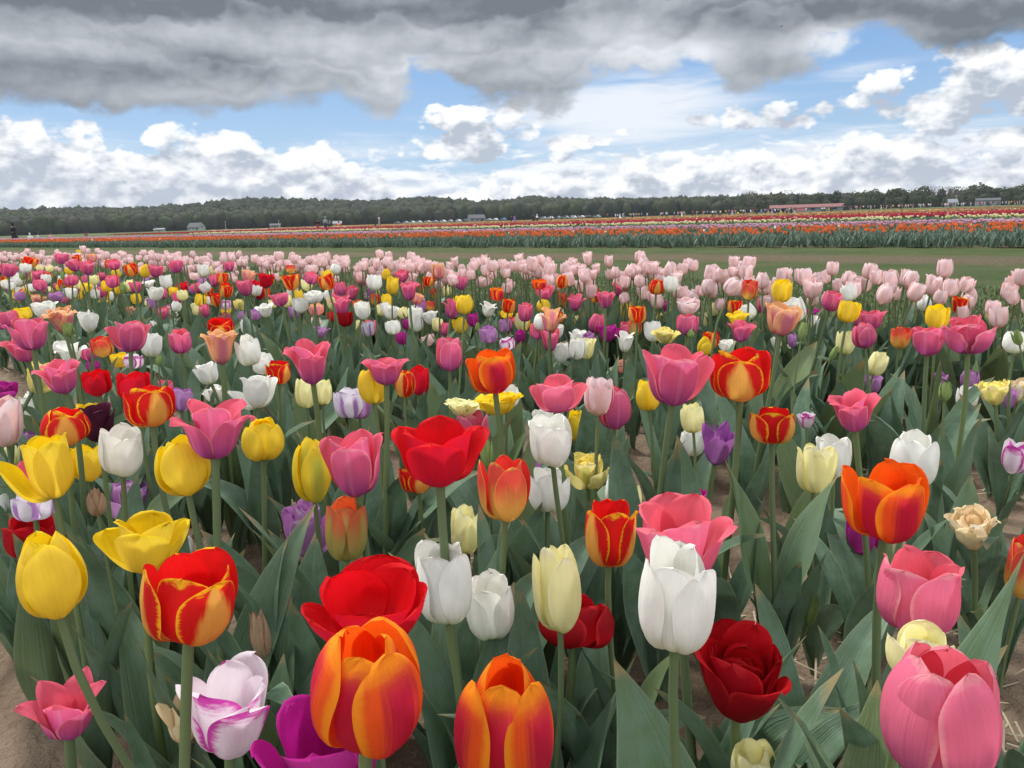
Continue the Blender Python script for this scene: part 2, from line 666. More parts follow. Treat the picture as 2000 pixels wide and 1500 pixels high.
mt = new_mat('mown_grass')
oc = tex('Object')
n1 = noise(oc, 0.8, 5, 0.6)
n2 = noise(oc, 26.0, 5, 0.7)
n3 = noise(oc, 3.5, 6, 0.7)
sp = X.nt.nodes.new('ShaderNodeSeparateXYZ')
X.nt.links.new(oc, sp.inputs[0])
nn_ = X(sp.outputs[0]) * 0.64 + X(sp.outputs[1]) * 0.768
gcol = mixc(n1.step(0.32, 0.66), (0.052, 0.082, 0.028), (0.082, 0.100, 0.042))
gcol = mixc(n3.step(0.52, 0.72) * 0.6, gcol, (0.125, 0.115, 0.062))
gcol = mixc(n2.step(0.5, 0.8) * 0.45, gcol, (0.15, 0.14, 0.085))
gcol = mixc(n2.step(0.42, 0.25) * 0.5, gcol, (0.032, 0.050, 0.018))
worn = (1.0 - ((nn_ - 13.0 + (n1 - 0.5) * 1.6).abs()).step(0.5, 1.5)) * (n3 * 1.3 + n2 * 0.5).step(0.55, 0.95)
gcol = mixc(worn * 0.85, gcol, mixc(n2.step(.3, .7), (0.085, 0.058, 0.040), (0.19, 0.14, 0.10)))
M_GRASS = finish(mt, gcol, 0.9, 0.1, n2 + n3, 0.04)
soil_strip('grass_path', -14, 70, 3.5, 17.0, 0.3, 0.15, 0.05, M_GRASS, -0.004)
mt = new_mat('bed_soil')
oc = tex('Object')
n1 = noise(oc, 1.2, 6, 0.65)
bc = mixc(n1.step(0.35, 0.65), (0.055, 0.075, 0.035), (0.14, 0.10, 0.07))
M_BEDSOIL = finish(mt, bc, 0.95, 0.1)
soil_strip('flower_bed_soil', -18, 110, 16.9, 47.0, 1.0, 0.5, 0.04, M_BEDSOIL, 0.004)

# ------------------------------------------------------------------ far rows: one mass of bloom per row
M_ROW = vcol_mat('row_bloom', 0.6, 0.25, 0.12, 9.0)
M_BLADE = vcol_mat('row_leaf', 0.55, 0.15, 0.25, 4.0)


def cups(P, w, h, cb, ct, name, label=None):
    """thousands of small four-petalled cups at points P"""
    n = len(P)
    ang = rng.random(n) * 6.28
    k = np.arange(4) * math.pi / 2
    w = np.broadcast_to(w, n)[:, None]
    h = np.broadcast_to(h, n)[:, None]
    ca, sa = np.cos(ang[:, None] + k), np.sin(ang[:, None] + k)
    tilt = rng.normal(0, 0.12, (n, 2))
    b = P[:, None, :]
    def ring(r, z):
        q = np.zeros((n, 4, 3))
        q[..., 0] = P[:, None, 0] + ca * r * w + tilt[:, :1] * z * h
        q[..., 1] = P[:, None, 1] + sa * r * w + tilt[:, 1:] * z * h
        q[..., 2] = P[:, None, 2] + z * h
        return q
    top = ring(0.42, 1.0)
    top[:, ::2, 2] -= 0.18 * h
    V = np.concatenate([ring(0.10, 0.0), ring(0.5, 0.45), top], 1)       # 12 per cup
    F = []
    for r in range(2):
        for q in range(4):
            F.append([r * 4 + q, r * 4 + (q + 1) % 4, r * 4 + 4 + (q + 1) % 4, r * 4 + 4 + q])
    F = np.array(F)
    FF = (np.arange(n)[:, None, None] * 12 + F[None]).reshape(-1, 4)
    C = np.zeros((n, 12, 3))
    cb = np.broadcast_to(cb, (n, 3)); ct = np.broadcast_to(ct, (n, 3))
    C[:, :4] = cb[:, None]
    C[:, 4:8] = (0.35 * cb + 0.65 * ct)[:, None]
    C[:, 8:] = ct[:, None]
    me = npmesh(name, V.reshape(-1, 3), FF, (M_ROW,), col=C.reshape(-1, 3))
    return tag(mesh_obj(name, me), label, None, None, 'stuff')


def blades(P, h, w, name, c0, c1, lean=0.35, label=None, per=3):
    n = len(P) * per
    P = np.repeat(P, per, 0)
    ang = rng.random(n) * 6.28
    h = np.repeat(np.broadcast_to(h, len(P) // per), per) * rng.uniform(0.6, 1.1, n)
    d = np.stack([np.cos(ang), np.sin(ang), np.zeros(n)], 1)
    t = np.stack([-np.sin(ang), np.cos(ang), np.zeros(n)], 1)
    ln = lean * rng.uniform(0.3, 1.4, n)
    w = w * rng.uniform(0.7, 1.2, n)
    z = np.array([0, 0, 1.0])
    base = P + d * 0.01
    mid = base + z * (h * 0.6)[:, None] + d * (h * ln * 0.4)[:, None]
    tip = base + z * h[:, None] + d * (h * ln)[:, None]
    V = np.stack([base - t * (w * 0.5)[:, None], base + t * (w * 0.5)[:, None],
                  mid + t * (w * 0.45)[:, None], mid - t * (w * 0.45)[:, None], tip + t * 0.002, tip - t * 0.002], 1)
    F = np.array([[0, 1, 2, 3], [3, 2, 4, 5]])
    FF = (np.arange(n)[:, None, None] * 6 + F[None]).reshape(-1, 4)
    k = rng.random((n, 1))
    C = np.repeat((np.array(c0) * (1 - k) + np.array(c1) * k)[:, None], 6, 1)
    me = npmesh(name, V.reshape(-1, 3), FF, (M_BLADE,), col=C.reshape(-1, 3))
    return tag(mesh_obj(name, me), label, None, None, 'stuff')


def row_points(s0, s1, n0, n1, dens, z, zr, clump=0.0, rows=0):
    n = int((s1 - s0) * (n1 - n0) * dens)
    s = rng.uniform(s0, s1, n)
    q = rng.uniform(n0, n1, n)
    if clump:
        keep = fbm(s * 0.9 + 11, q * 1.3, 3) + rng.normal(0, 0.1, n) > clump
        s, q = s[keep], q[keep]
    x = US.x * s + UN.x * q
    y = US.y * s + UN.y * q
    return np.stack([x, y, gz(x, y) + z + rng.uniform(-zr, zr, len(s))], 1)


G0, G1 = (0.070, 0.120, 0.085), (0.125, 0.180, 0.130)


def flower_row(name, s0, s1, n0, n1, dens, z, zr, w, h, cb, ct, clump=0.4, leaf=True, vary=0.15, leaf_dens=None, label=None):
    P = row_points(s0, s1, n0, n1, dens, z, zr, clump)
    v = rng.uniform(1 - vary, 1 + vary, (len(P), 1))
    cups(P, w * rng.uniform(.8, 1.2, len(P)), h * rng.uniform(.85, 1.15, len(P)), np.array(cb) * v, np.array(ct) * v, name, label)
    if leaf:
        Q = row_points(s0, s1, n0 - 0.12, n1 + 0.05, leaf_dens or dens, 0.0, 0.0)
        blades(Q, 0.27, 0.030, 'tulip_leaves', G0, G1, 0.75, per=3)


flower_row('orange_tulip_row', -8, 78, 17.0, 19.0, 44, 0.335, 0.07, 0.056, 0.060, (0.78, 0.22, 0.06), (0.80, 0.19, 0.06), 0.44, leaf_dens=60)
flower_row('white_tulip_specks', -8, 60, 17.0, 19.0, 0.35, 0.36, 0.05, 0.06, 0.06, (0.75, 0.72, 0.7), (0.8, 0.78, 0.75), 0, False)
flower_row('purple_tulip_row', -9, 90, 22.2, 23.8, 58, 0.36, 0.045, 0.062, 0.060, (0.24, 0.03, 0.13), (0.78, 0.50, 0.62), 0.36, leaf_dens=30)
flower_row('cream_tulip_row', -10, 58, 31.0, 33.0, 24, 0.41, 0.035, 0.075, 0.065, (0.72, 0.66, 0.25), (0.82, 0.80, 0.52), 0.46, leaf_dens=16)
flower_row('red_tulip_row', -14, 84, 36.0, 54.0, 11, 0.41, 0.04, 0.10, 0.080, (0.38, 0.03, 0.05), (0.48, 0.045, 0.08), 0.34, leaf_dens=3)
flower_row('white_tulip_specks', -12, 70, 36.0, 54.0, 0.6, 0.40, 0.05, 0.10, 0.075, (0.8, 0.7, 0.6), (0.8, 0.75, 0.7), 0, False)
flower_row('orange_tulip_row', -16, 70, 59.0, 62.0, 8, 0.41, 0.05, 0.13, 0.09, (0.62, 0.26, 0.06), (0.66, 0.28, 0.06), 0.2, leaf_dens=2)


def far_strip(name, s0, s1, n0, n1, c, dens=2.0, size=0.32, h=0.45):
    P = row_points(s0, s1, n0, n1, dens, 0.05, 0.05)
    v = rng.uniform(0.75, 1.25, (len(P), 1))
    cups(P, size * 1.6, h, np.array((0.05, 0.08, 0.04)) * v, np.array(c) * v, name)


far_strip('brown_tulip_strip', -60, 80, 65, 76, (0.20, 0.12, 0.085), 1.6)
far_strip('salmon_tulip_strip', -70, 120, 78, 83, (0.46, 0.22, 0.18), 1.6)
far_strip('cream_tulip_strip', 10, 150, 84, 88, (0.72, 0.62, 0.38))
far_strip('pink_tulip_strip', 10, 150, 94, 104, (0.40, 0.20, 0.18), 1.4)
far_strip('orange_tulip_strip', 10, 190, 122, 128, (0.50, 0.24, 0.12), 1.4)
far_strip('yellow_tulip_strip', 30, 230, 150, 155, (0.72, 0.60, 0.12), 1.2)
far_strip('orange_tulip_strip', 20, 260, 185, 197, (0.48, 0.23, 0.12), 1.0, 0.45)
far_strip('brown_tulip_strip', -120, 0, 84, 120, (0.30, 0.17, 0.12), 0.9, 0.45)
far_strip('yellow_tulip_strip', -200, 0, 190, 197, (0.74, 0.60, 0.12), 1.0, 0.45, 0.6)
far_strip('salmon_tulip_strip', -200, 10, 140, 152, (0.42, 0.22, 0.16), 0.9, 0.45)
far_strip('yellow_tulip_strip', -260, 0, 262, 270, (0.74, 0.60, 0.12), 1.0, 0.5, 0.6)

# ------------------------------------------------------------------ hills and the far wood
SKY = [(-500, 418), (-250, 412), (0, 409), (100, 406), (200, 405), (300, 402), (360, 399), (425, 391), (500, 384), (560, 386), (640, 389), (700, 392),
       (760, 389), (840, 384), (880, 388), (930, 392), (1000, 391), (1035, 383), (1080, 387), (1150, 389), (1200, 388),
       (1300, 387), (1400, 386), (1500, 387), (1600, 388), (1700, 386), (1800, 378), (2000, 374), (2400, 370)]
_sa = np.array([azel(*p)[0] for p in SKY])
_se = np.array([azel(*p)[1] for p in SKY])
TREE_H = 13.0


def hill(x, y):
    r = np.hypot(x, y)
    az = np.degrees(np.arctan2(x, y))
    e = np.interp(az, _sa, _se)
    top = np.maximum(np.tan(np.radians(e)) * 900 + 0.75 - TREE_H * 0.95, 0.0)
    return gz(x, y) - 0.5 + top * sm(600, 900, r) + 3.0 * (fbm(x / 60 + 5, y / 60, 3) - 0.5) * sm(600, 700, r)


az = np.radians(np.linspace(-62, 62, 125))
rr = np.concatenate([np.linspace(560, 960, 30), np.linspace(975, 1300, 8)])
A, Rr = np.meshgrid(az, rr, indexing='ij')
x, y = Rr * np.sin(A), Rr * np.cos(A)
z = hill(x, y) * np.where(Rr > 970, np.clip((1300 - Rr) / 330, 0, 1), 1)
idx = np.arange(A.size).reshape(A.shape)
F = np.stack([idx[:-1, :-1], idx[1:, :-1], idx[1:, 1:], idx[:-1, 1:]], -1).reshape(-1, 4)
M_FLOOR = plain('forest_floor', (0.07, 0.065, 0.045), 0.95, 0.3, 0.05)
o = mesh_obj('hills', npmesh('hills', np.stack([x.ravel(), y.ravel(), z.ravel()], 1), F, (M_FLOOR,)))
tag(o, kind='structure')


def crown_quads(n, rx, rz, zc, size, seed, hollow=0.35):
    """a crown of small leaf clumps: uneven outline with gaps"""
    g = np.random.default_rng(seed)
    lobes = g.normal(0, 1, (7, 3))
    lobes /= np.linalg.norm(lobes, axis=1)[:, None]
    lw = g.uniform(0.2, 0.55, 7)
    d = g.normal(0, 1, (n, 3))
    d /= np.linalg.norm(d, axis=1)[:, None]
    bump = 0.72 + np.max(np.clip(d @ lobes.T, 0, 1) ** 6 * lw, axis=1)
    r = (hollow + (1 - hollow) * g.random(n) ** 0.4) * bump
    c = d * r[:, None] * np.array([rx, rx, rz]) + np.array([0, 0, zc])
    nrm = d + g.normal(0, 0.45, (n, 3))
    nrm /= np.linalg.norm(nrm, axis=1)[:, None]
    a = np.cross(nrm, g.normal(0, 1, (n, 3))); a /= np.linalg.norm(a, axis=1)[:, None]
    b = np.cross(nrm, a)
    s = size * g.uniform(0.6, 1.3, n)[:, None]
    V = np.stack([c - a * s - b * s * .6, c + a * s - b * s * .6, c + a * s * .8 + b * s * .7, c - a * s * .8 + b * s * .7], 1)
    return V                                                             # n,4,3


M_WOOD = vcol_mat('wood_leaves', 0.85, 0.42, 0.40, 0.7)
def ico(sub):
    import bmesh
    bm = bmesh.new()
    bmesh.ops.create_icosphere(bm, subdivisions=sub, radius=1.0)
    v = np.array([tuple(q.co) for q in bm.verts])
    f = np.array([[q.index for q in p.verts] for p in bm.faces])
    bm.free()
    return v, f


ICV, ICF = ico(2)
protos, crowns = [], []
for i in range(6):
    protos.append(crown_quads(120, 1.0, 0.95, 1.0, 0.20, 100 + i, 0.72))
    gg = np.random.default_rng(300 + i)
    dl = gg.normal(0, 1, (12, 3)); dl /= np.linalg.norm(dl, axis=1)[:, None]
    k = 0.74 + 0.36 * np.max(np.clip(ICV @ dl.T, 0, 1) ** 5, axis=1) + gg.normal(0, .07, len(ICV))
    crowns.append((ICV * k[:, None] * np.array([1, 1, .95]) + np.array([0, 0, 1.0]), crown_quads(26, 1.06, 1.02, 1.0, 0.15, 500 + i, 0.93).reshape(-1, 3)))
n = 6800
azs = np.degrees(np.arctan(rng.uniform(-0.72, 0.36, n)))
rs = np.where(rng.random(n) < 0.3, rng.uniform(575, 620, n), rng.uniform(600, 940, n))
px_, py_ = rs * np.sin(np.radians(azs)), rs * np.cos(np.radians(azs))
pz_ = hill(px_, py_)
pal = np.array([(0.048, 0.066, 0.036), (0.058, 0.066, 0.044), (0.070, 0.070, 0.050), (0.058, 0.080, 0.036), (0.042, 0.056, 0.038), (0.072, 0.086, 0.044)])
VA, FA, CA, VB, CB, nb = [], [], [], [], [], 0
for i in range(n):
    pa, pb = crowns[rng.integers(6)]
    hgt = rng.uniform(0.74, 1.05) * TREE_H
    wd = rng.uniform(0.28, 0.46) * TREE_H
    a = rng.random() * 6.28
    ca, sa = math.cos(a), math.sin(a)
    patch = fbm(px_[i] / 70, py_[i] / 70, 2)
    k = int(np.clip((patch - 0.25) / 0.5 * 6 + rng.normal(0, 0.9), 0, 5))
    c = pal[k] * rng.uniform(0.88, 1.14)
    for q, far in ((pa, 0), (pb, 1)):
        v = np.stack([(q[:, 0] * ca - q[:, 1] * sa) * wd + px_[i], (q[:, 0] * sa + q[:, 1] * ca) * wd + py_[i], q[:, 2] * hgt * 0.5 + pz_[i]], 1)
        if far:
            VB.append(v)
            CB.append(np.repeat(c[None], len(v), 0))
        else:
            VA.append(v)
            FA.append(ICF + nb)
            nb += len(v)
            CA.append(np.repeat(c[None], len(v), 0))
o = mesh_obj('wooded_hillside', npmesh('wooded_hillside', np.concatenate(VA), np.concatenate(FA), (M_WOOD,), col=np.concatenate(CA)))
tag(o, kind='stuff')
VB = np.concatenate(VB)
o = mesh_obj('wood_leaves', npmesh('wood_leaves', VB, np.arange(len(VB)).reshape(-1, 4), (M_WOOD,), col=np.concatenate(CB), smooth=False))
tag(o, kind='stuff')

# ------------------------------------------------------------------ trees along the right edge of the fields
M_BARK = plain('bark', (0.085, 0.072, 0.060), 0.95, 0.3, 2.0)
TREE_COL = {'olive': (0.092, 0.104, 0.066), 'dark': (0.058, 0.074, 0.056), 'green': (0.078, 0.106, 0.060), 'bare': (0.15, 0.135, 0.125)}
TREE_LABEL = {'olive': 'olive green leafy tree in the treeline beyond the tulip fields',
              'dark': 'dark evergreen tree standing among lighter trees in the far treeline',
              'green': 'fresh green spring tree in the treeline beyond the tulip fields',
              'bare': 'nearly bare greyish tree with thin twigs in the far treeline'}
tree_cache = {}


def tree_meshes(kind, v):
    key = (kind, v)
    if key in tree_cache:
        return tree_cache[key]
    g = random.Random(v * 31 + len(kind))
    tr = MB()
    tr.tube([(0, 0, -0.3), (0.03, 0, 2), (0, 0.06, 4.5), (0.1, 0, 7.5)], [0.26, 0.2, 0.14, 0.05], 6)
    for k in range(7 if kind != 'bare' else 16):
        a = g.random() * 6.28
        z0 = g.uniform(1.8, 6.0)
        l = g.uniform(1.6, 3.2)
        e = (math.cos(a) * l * .7, math.sin(a) * l * .7, z0 + l * .8)
        tr.tube([(0, 0, z0), (e[0] * .5, e[1] * .5, z0 + l * .3), e], [0.08, 0.055, 0.02], 4)
        if kind == 'bare':
            for j in range(3):
                b = a + g.uniform(-.8, .8)
                tr.tube([e, (e[0] + math.cos(b) * 1.1, e[1] + math.sin(b) * 1.1, e[2] + g.uniform(.4, 1.4))], [0.03, 0.012], 3)
    tm = tr.mesh('trunk', M_BARK, True)
    if kind == 'dark':
        q = crown_quads(320, 2.3, 4.0, 5.2, 0.55, v + 40, 0.3)
        zz = q[:, :, 2].mean(1)
        s = np.clip(1.25 - (zz - 1.5) / 8.5, 0.25, 1.1)[:, None]
        q[:, :, 0] *= s
        q[:, :, 1] *= s
    elif kind == 'bare':
        q = crown_quads(320, 3.2, 3.4, 6.0, 0.17, v + 80, 0.25)
    else:
        q = crown_quads(560, 3.6, 4.3, 5.0, 0.36, v + 10, 0.5)
    q = q.reshape(-1, 3)
    c = np.array(TREE_COL[kind]) * np.repeat(np.random.default_rng(v).uniform(.75, 1.25, len(q) // 4), 4)[:, None]
    cm = npmesh('crown', q, np.arange(len(q)).reshape(-1, 4), (M_WOOD,), col=c, smooth=False)
    tree_cache[key] = (tm, cm)
    return tm, cm


def tree(px, d, h, kind, v, wide=1.0, label=None):
    p = hit(px, d)
    p.z = float(gz(p.x, p.y))
    t = empty('tree', p, random.random() * 6.28, label or TREE_LABEL[kind], 'tree', kind + ' trees along the far treeline')
    tm, cm = tree_meshes(kind, v)
    k = h / 9.4
    for nm, me in (('trunk', tm), ('crown', cm)):
        o = mesh_obj(nm, me, t)
        o.scale = (k * wide, k * wide, k)
    return t


PLACE = [(1500, 'left of the red roofed barn'), (1580, 'over the barn\'s left half'), (1650, 'over the barn\'s right half'), (1700, 'just right of the dark hut'),
         (1790, 'between the hut and the grey cabin'), (1880, 'behind the grey gabled cabin'), (1960, 'behind the long grey building'), (2100, 'at the right edge of the photo')]
KIND = {'olive': 'olive green tree', 'dark': 'dark evergreen tree', 'green': 'fresh green tree', 'bare': 'nearly bare twiggy tree'}
tcount = {}
TREES = [(1466, 14, 'bare'), (1484, 12, 'olive'), (1502, 13, 'bare'), (1521, 12, 'olive'), (1538, 14, 'bare'), (1556, 12.5, 'dark'), (1575, 12, 'olive'),
         (1594, 12.5, 'green'), (1612, 12, 'olive'), (1631, 13, 'dark'), (1650, 11, 'bare'), (1668, 12, 'green'), (1685, 11.5, 'olive'),
         (1701, 13.5, 'olive'), (1716, 12, 'green'), (1732, 12.5, 'dark'), (1749, 14, 'olive'), (1766, 11.5, 'green'), (1783, 12.5, 'green'),
         (1800, 14, 'olive'), (1822, 14.5, 'bare'), (1838, 12, 'dark'), (1853, 14, 'bare'), (1868, 13.5, 'bare'), (1884, 12, 'green'),
         (1899, 13, 'olive'), (1913, 15.5, 'olive'), (1930, 12.5, 'dark'), (1946, 13, 'green'), (1963, 12.5, 'olive'), (1981, 13.5, 'green'), (1999, 14, 'olive'), (2020, 13, 'green')]
g = random.Random(3)
for i, (px, h, kind) in enumerate(TREES):
    pl = next(q for x_, q in PLACE if px < x_)
    tcount[(pl, kind)] = tcount.get((pl, kind), 0) + 1
    o_ = ['', 'second ', 'third ', 'fourth '][tcount[(pl, kind)] - 1]
    tree(px, g.uniform(410, 450), h * 0.86, kind, i % 4, g.uniform(1.1, 1.5), o_ + KIND[kind] + ' ' + pl + ', far treeline')
for i in range(34):                                     # second rank behind them
    tree(1440 + i * 18 + g.uniform(-6, 6), g.uniform(470, 540), g.uniform(10.5, 13.5), g.choice(['olive', 'green', 'olive', 'dark']), i % 4, g.uniform(1.0, 1.35))
for i in range(20):                                     # low scrub trees in front
    tree(1480 + i * 28 + g.uniform(-10, 10), g.uniform(385, 400), g.uniform(5.0, 7.5), g.choice(['olive', 'green']), i % 4, g.uniform(1.1, 1.5))
for px, h in ((392, 5.5), (404, 6.0), (300, 7), (268, 6.5), (470, 8), (752, 6)):
    tree(px, 545, h, 'green' if px < 420 else 'dark', 1, 1.2)

VV, CC = [], []
for i in range(420):                                    # thicket along the foot of the trees
    px = 1440 + 620 * g.random()
    p = hit(px, g.uniform(452, 470))
    q = protos[i % 6].reshape(-1, 3) * np.array([3.2, 3.2, g.uniform(1.4, 2.6)]) + np.array([p.x, p.y, float(gz(p.x, p.y)) - .6])
    VV.append(q)
    CC.append(np.repeat((pal[g.randrange(6)] * g.uniform(.7, 1.1))[None], len(q), 0))
VV, CC = np.concatenate(VV), np.concatenate(CC)
tag(mesh_obj('thicket', npmesh('thicket', VV, np.arange(len(VV)).reshape(-1, 4), (M_WOOD,), col=CC, smooth=False)), kind='stuff')

# ------------------------------------------------------------------ petal colours
def petal_mat(name, body, edge=None, base=None, inner=None, edge_w=0.25, base_h=0.28, flame=0.0, grad=None, blush=None, blush_w=0.5,
              vein=0.12, transl=0.42, edge_noise=0.5, streak=None):
    """colour over a petal: u runs across it, v from base to tip"""
    mt = new_mat(name)
    n = X.nt.nodes.new('ShaderNodeUVMap')
    s = X.nt.nodes.new('ShaderNodeSeparateXYZ')
    X.nt.links.new(n.outputs[0], s.inputs[0])
    u, v = X(s.outputs[0]), X(s.outputs[1])
    rnd = obj_rand()
    comb = X.nt.nodes.new('ShaderNodeCombineXYZ')
    X.put(comb.inputs[0], u * 26.0)
    X.put(comb.inputs[1], v * 1.6)
    X.put(comb.inputs[2], rnd * 37.0)
    vn = noise(comb.outputs[0], 1.0, 4, 0.6)                      # long veins
    comb2 = X.nt.nodes.new('ShaderNodeCombineXYZ')
    X.put(comb2.inputs[0], u * 3.0)
    X.put(comb2.inputs[1], v * 2.2)
    X.put(comb2.inputs[2], rnd * 19.0 + 4.0)
    bn = noise(comb2.outputs[0], 1.0, 3, 0.55)                    # broad patches
    comb3 = X.nt.nodes.new('ShaderNodeCombineXYZ')
    X.put(comb3.inputs[0], u * 3.5)
    X.put(comb3.inputs[1], v * 26.0)
    X.put(comb3.inputs[2], rnd * 11.0)
    en = noise(comb3.outputs[0], 1.0, 5, 0.7)
    c = body
    ac = (u * 2.0 - 1.0).abs()                                    # 0 midrib .. 1 edge
    if grad:
        c = mixc((v + (bn - 0.5) * 0.5 + (vn - 0.5) * 0.25).step(grad[1], grad[2]), grad[0], body)
    if blush:
        f = (1.0 - (ac + (vn - 0.5) * 0.5).step(blush_w * 0.35, blush_w)) * (v.step(1.0, 0.72)) * v.step(0.0, 0.15)
        c = mixc(f, c, blush)
    if flame:
        # wedge of the second colour rising from the base up the middle of the petal
        w = ac * 1.5 + v * 0.95 + (vn - 0.5) * 0.55 + (bn - 0.5) * 0.7
        c = mixc(w.step(flame - 0.30, flame + 0.12), base, c)
    elif base:
        c = mixc((v + (vn - 0.5) * 0.3).step(base_h, base_h * 0.15), c, base)
    if streak:
        c = mixc((1.0 - (ac + (vn - 0.5) * 0.2).step(0.03, 0.14)) * 0.55, c, streak)
    if edge:
        d = X.math('MINIMUM', (1.0 - ac) * 0.9, (1.0 - v) * 1.5)
        q = d + (en - 0.5) * edge_noise * edge_w * 2.2
        c = mixc(q.step(edge_w, edge_w * 0.25), c, edge)
    geo = X.nt.nodes.new('ShaderNodeNewGeometry')
    if inner:
        c = mixc(X(geo.outputs['Backfacing']) * v.step(0.02, 0.25), c, inner)
    c = cscale(c, (vn - 0.5) * (2 * vein) + (bn - 0.5) * 0.34 + (rnd - 0.5) * 0.22 + 1.0)
    return finish(mt, c, 0.62, 0.14, vn + bn * 1.5, 0.0008, transl=transl)


PM = {
    'Y': petal_mat('yellow_petal', (0.88, 0.67, 0.06), base=(0.66, 0.58, 0.12), base_h=0.22, inner=(0.90, 0.62, 0.01), edge=(0.90, 0.70, 0.03), edge_w=0.12),
    'YG': petal_mat('green_flushed_yellow_petal', (0.84, 0.66, 0.05), blush=(0.52, 0.55, 0.08), blush_w=0.55, inner=(0.88, 0.64, 0.02)),
    'W': petal_mat('white_petal', (0.87, 0.865, 0.82), base=(0.78, 0.79, 0.58), base_h=0.45, inner=(0.88, 0.87, 0.80), vein=0.04, transl=0.22),
    'C': petal_mat('cream_petal', (0.86, 0.82, 0.47), base=(0.74, 0.72, 0.34), inner=(0.88, 0.83, 0.42), edge=(0.88, 0.85, 0.58), edge_w=0.15, vein=0.05),
    'P': petal_mat('pink_petal', (0.72, 0.145, 0.285), base=(0.42, 0.085, 0.33), base_h=0.80, inner=(0.80, 0.13, 0.20), edge=(0.84, 0.30, 0.38), edge_w=0.14, streak=(0.74, 0.24, 0.40)),
    'PS': petal_mat('soft_pink_petal', (0.82, 0.20, 0.33), base=(0.58, 0.15, 0.38), base_h=0.65, inner=(0.88, 0.16, 0.22), edge=(0.88, 0.36, 0.42), edge_w=0.12),
    'R': petal_mat('red_petal', (0.64, 0.012, 0.035), base=(0.52, 0.02, 0.10), base_h=0.5, inner=(0.72, 0.006, 0.012), edge=(0.74, 0.01, 0.02), edge_w=0.2),
    'O': petal_mat('orange_petal', (0.82, 0.12, 0.02), blush=(0.52, 0.02, 0.06), blush_w=0.62, inner=(0.86, 0.11, 0.008), edge=(0.92, 0.33, 0.02), edge_w=0.26, edge_noise=0.25, base=(0.80, 0.40, 0.06), base_h=0.14),
    'F': petal_mat('red_petal_with_yellow_flame', (0.70, 0.018, 0.016), base=(0.88, 0.50, 0.10), flame=1.30, inner=(0.74, 0.012, 0.012), edge=(0.94, 0.52, 0.02), edge_w=0.12, edge_noise=1.1),
    'FI': petal_mat('yellow_edged_red_petal', (0.70, 0.018, 0.016), base=(0.80, 0.40, 0.06), base_h=0.2, inner=(0.74, 0.012, 0.012), edge=(0.94, 0.52, 0.02), edge_w=0.14, edge_noise=1.1),
    'T': petal_mat('coral_and_yellow_petal', (0.76, 0.10, 0.07), grad=((0.86, 0.60, 0.13), 0.30, 0.80), inner=(0.74, 0.04, 0.03), edge=(0.86, 0.42, 0.10), edge_w=0.08),
    'TG': petal_mat('coral_and_green_petal', (0.74, 0.20, 0.08), grad=((0.56, 0.55, 0.16), 0.30, 0.85), blush=(0.50, 0.50, 0.14), blush_w=0.35, inner=(0.78, 0.12, 0.03)),
    'L': petal_mat('lilac_petal', (0.50, 0.25, 0.50), base=(0.44, 0.26, 0.44), inner=(0.46, 0.18, 0.46), edge=(0.66, 0.44, 0.66), edge_w=0.12),
    'LP': petal_mat('purple_petal', (0.38, 0.14, 0.38), base=(0.30, 0.10, 0.32), inner=(0.33, 0.09, 0.36)),
    'M': petal_mat('magenta_petal', (0.42, 0.035, 0.25), base=(0.34, 0.03, 0.26), inner=(0.48, 0.014, 0.26), edge=(0.58, 0.06, 0.36), edge_w=0.1),
    'PP': petal_mat('pale_pink_petal', (0.86, 0.70, 0.72), blush=(0.85, 0.61, 0.57), blush_w=0.6, base=(0.78, 0.56, 0.42), base_h=0.35, inner=(0.84, 0.56, 0.54), edge=(0.90, 0.75, 0.77), edge_w=0.30, edge_noise=0.3, vein=0.06),
    'S': petal_mat('apricot_petal', (0.84, 0.46, 0.26), blush=(0.62, 0.22, 0.30), blush_w=0.65, base=(0.50, 0.16, 0.30), base_h=0.35, inner=(0.86, 0.44, 0.20), edge=(0.88, 0.56, 0.36), edge_w=0.18),
    'B': petal_mat('maroon_petal', (0.060, 0.010, 0.026), inner=(0.07, 0.008, 0.026), transl=0.1),
    'G': petal_mat('green_bud_petal', (0.26, 0.36, 0.12), edge=(0.36, 0.42, 0.16), edge_w=0.12, transl=0.15),
    'BR': petal_mat('brownish_bud_petal', (0.36, 0.25, 0.16), edge=(0.60, 0.30, 0.20), edge_w=0.12, transl=0.15),
    'V': petal_mat('white_petal_with_purple_edge', (0.82, 0.72, 0.78), inner=(0.84, 0.76, 0.80), edge=(0.55, 0.055, 0.36), edge_w=0.40, edge_noise=0.75, vein=0.08),
    'VL': petal_mat('white_petal_with_lilac_streaks', (0.80, 0.76, 0.82), blush=(0.40, 0.20, 0.48), blush_w=0.30, inner=(0.82, 0.78, 0.84), edge=(0.55, 0.36, 0.62), edge_w=0.10),
    'K': petal_mat('dark_red_petal', (0.38, 0.006, 0.014), base=(0.26, 0.008, 0.02), inner=(0.50, 0.006, 0.012), edge=(0.56, 0.02, 0.025), edge_w=0.12),
    'CY': petal_mat('pale_yellow_petal', (0.86, 0.76, 0.30), blush=(0.62, 0.64, 0.20), blush_w=0.35, inner=(0.88, 0.74, 0.20), edge=(0.90, 0.82, 0.42), edge_w=0.15),
    'CO': petal_mat('ivory_petal_with_orange_heart', (0.86, 0.78, 0.52), base=(0.84, 0.42, 0.14), base_h=0.45, inner=(0.86, 0.66, 0.40), edge=(0.88, 0.84, 0.68), edge_w=0.2),
}

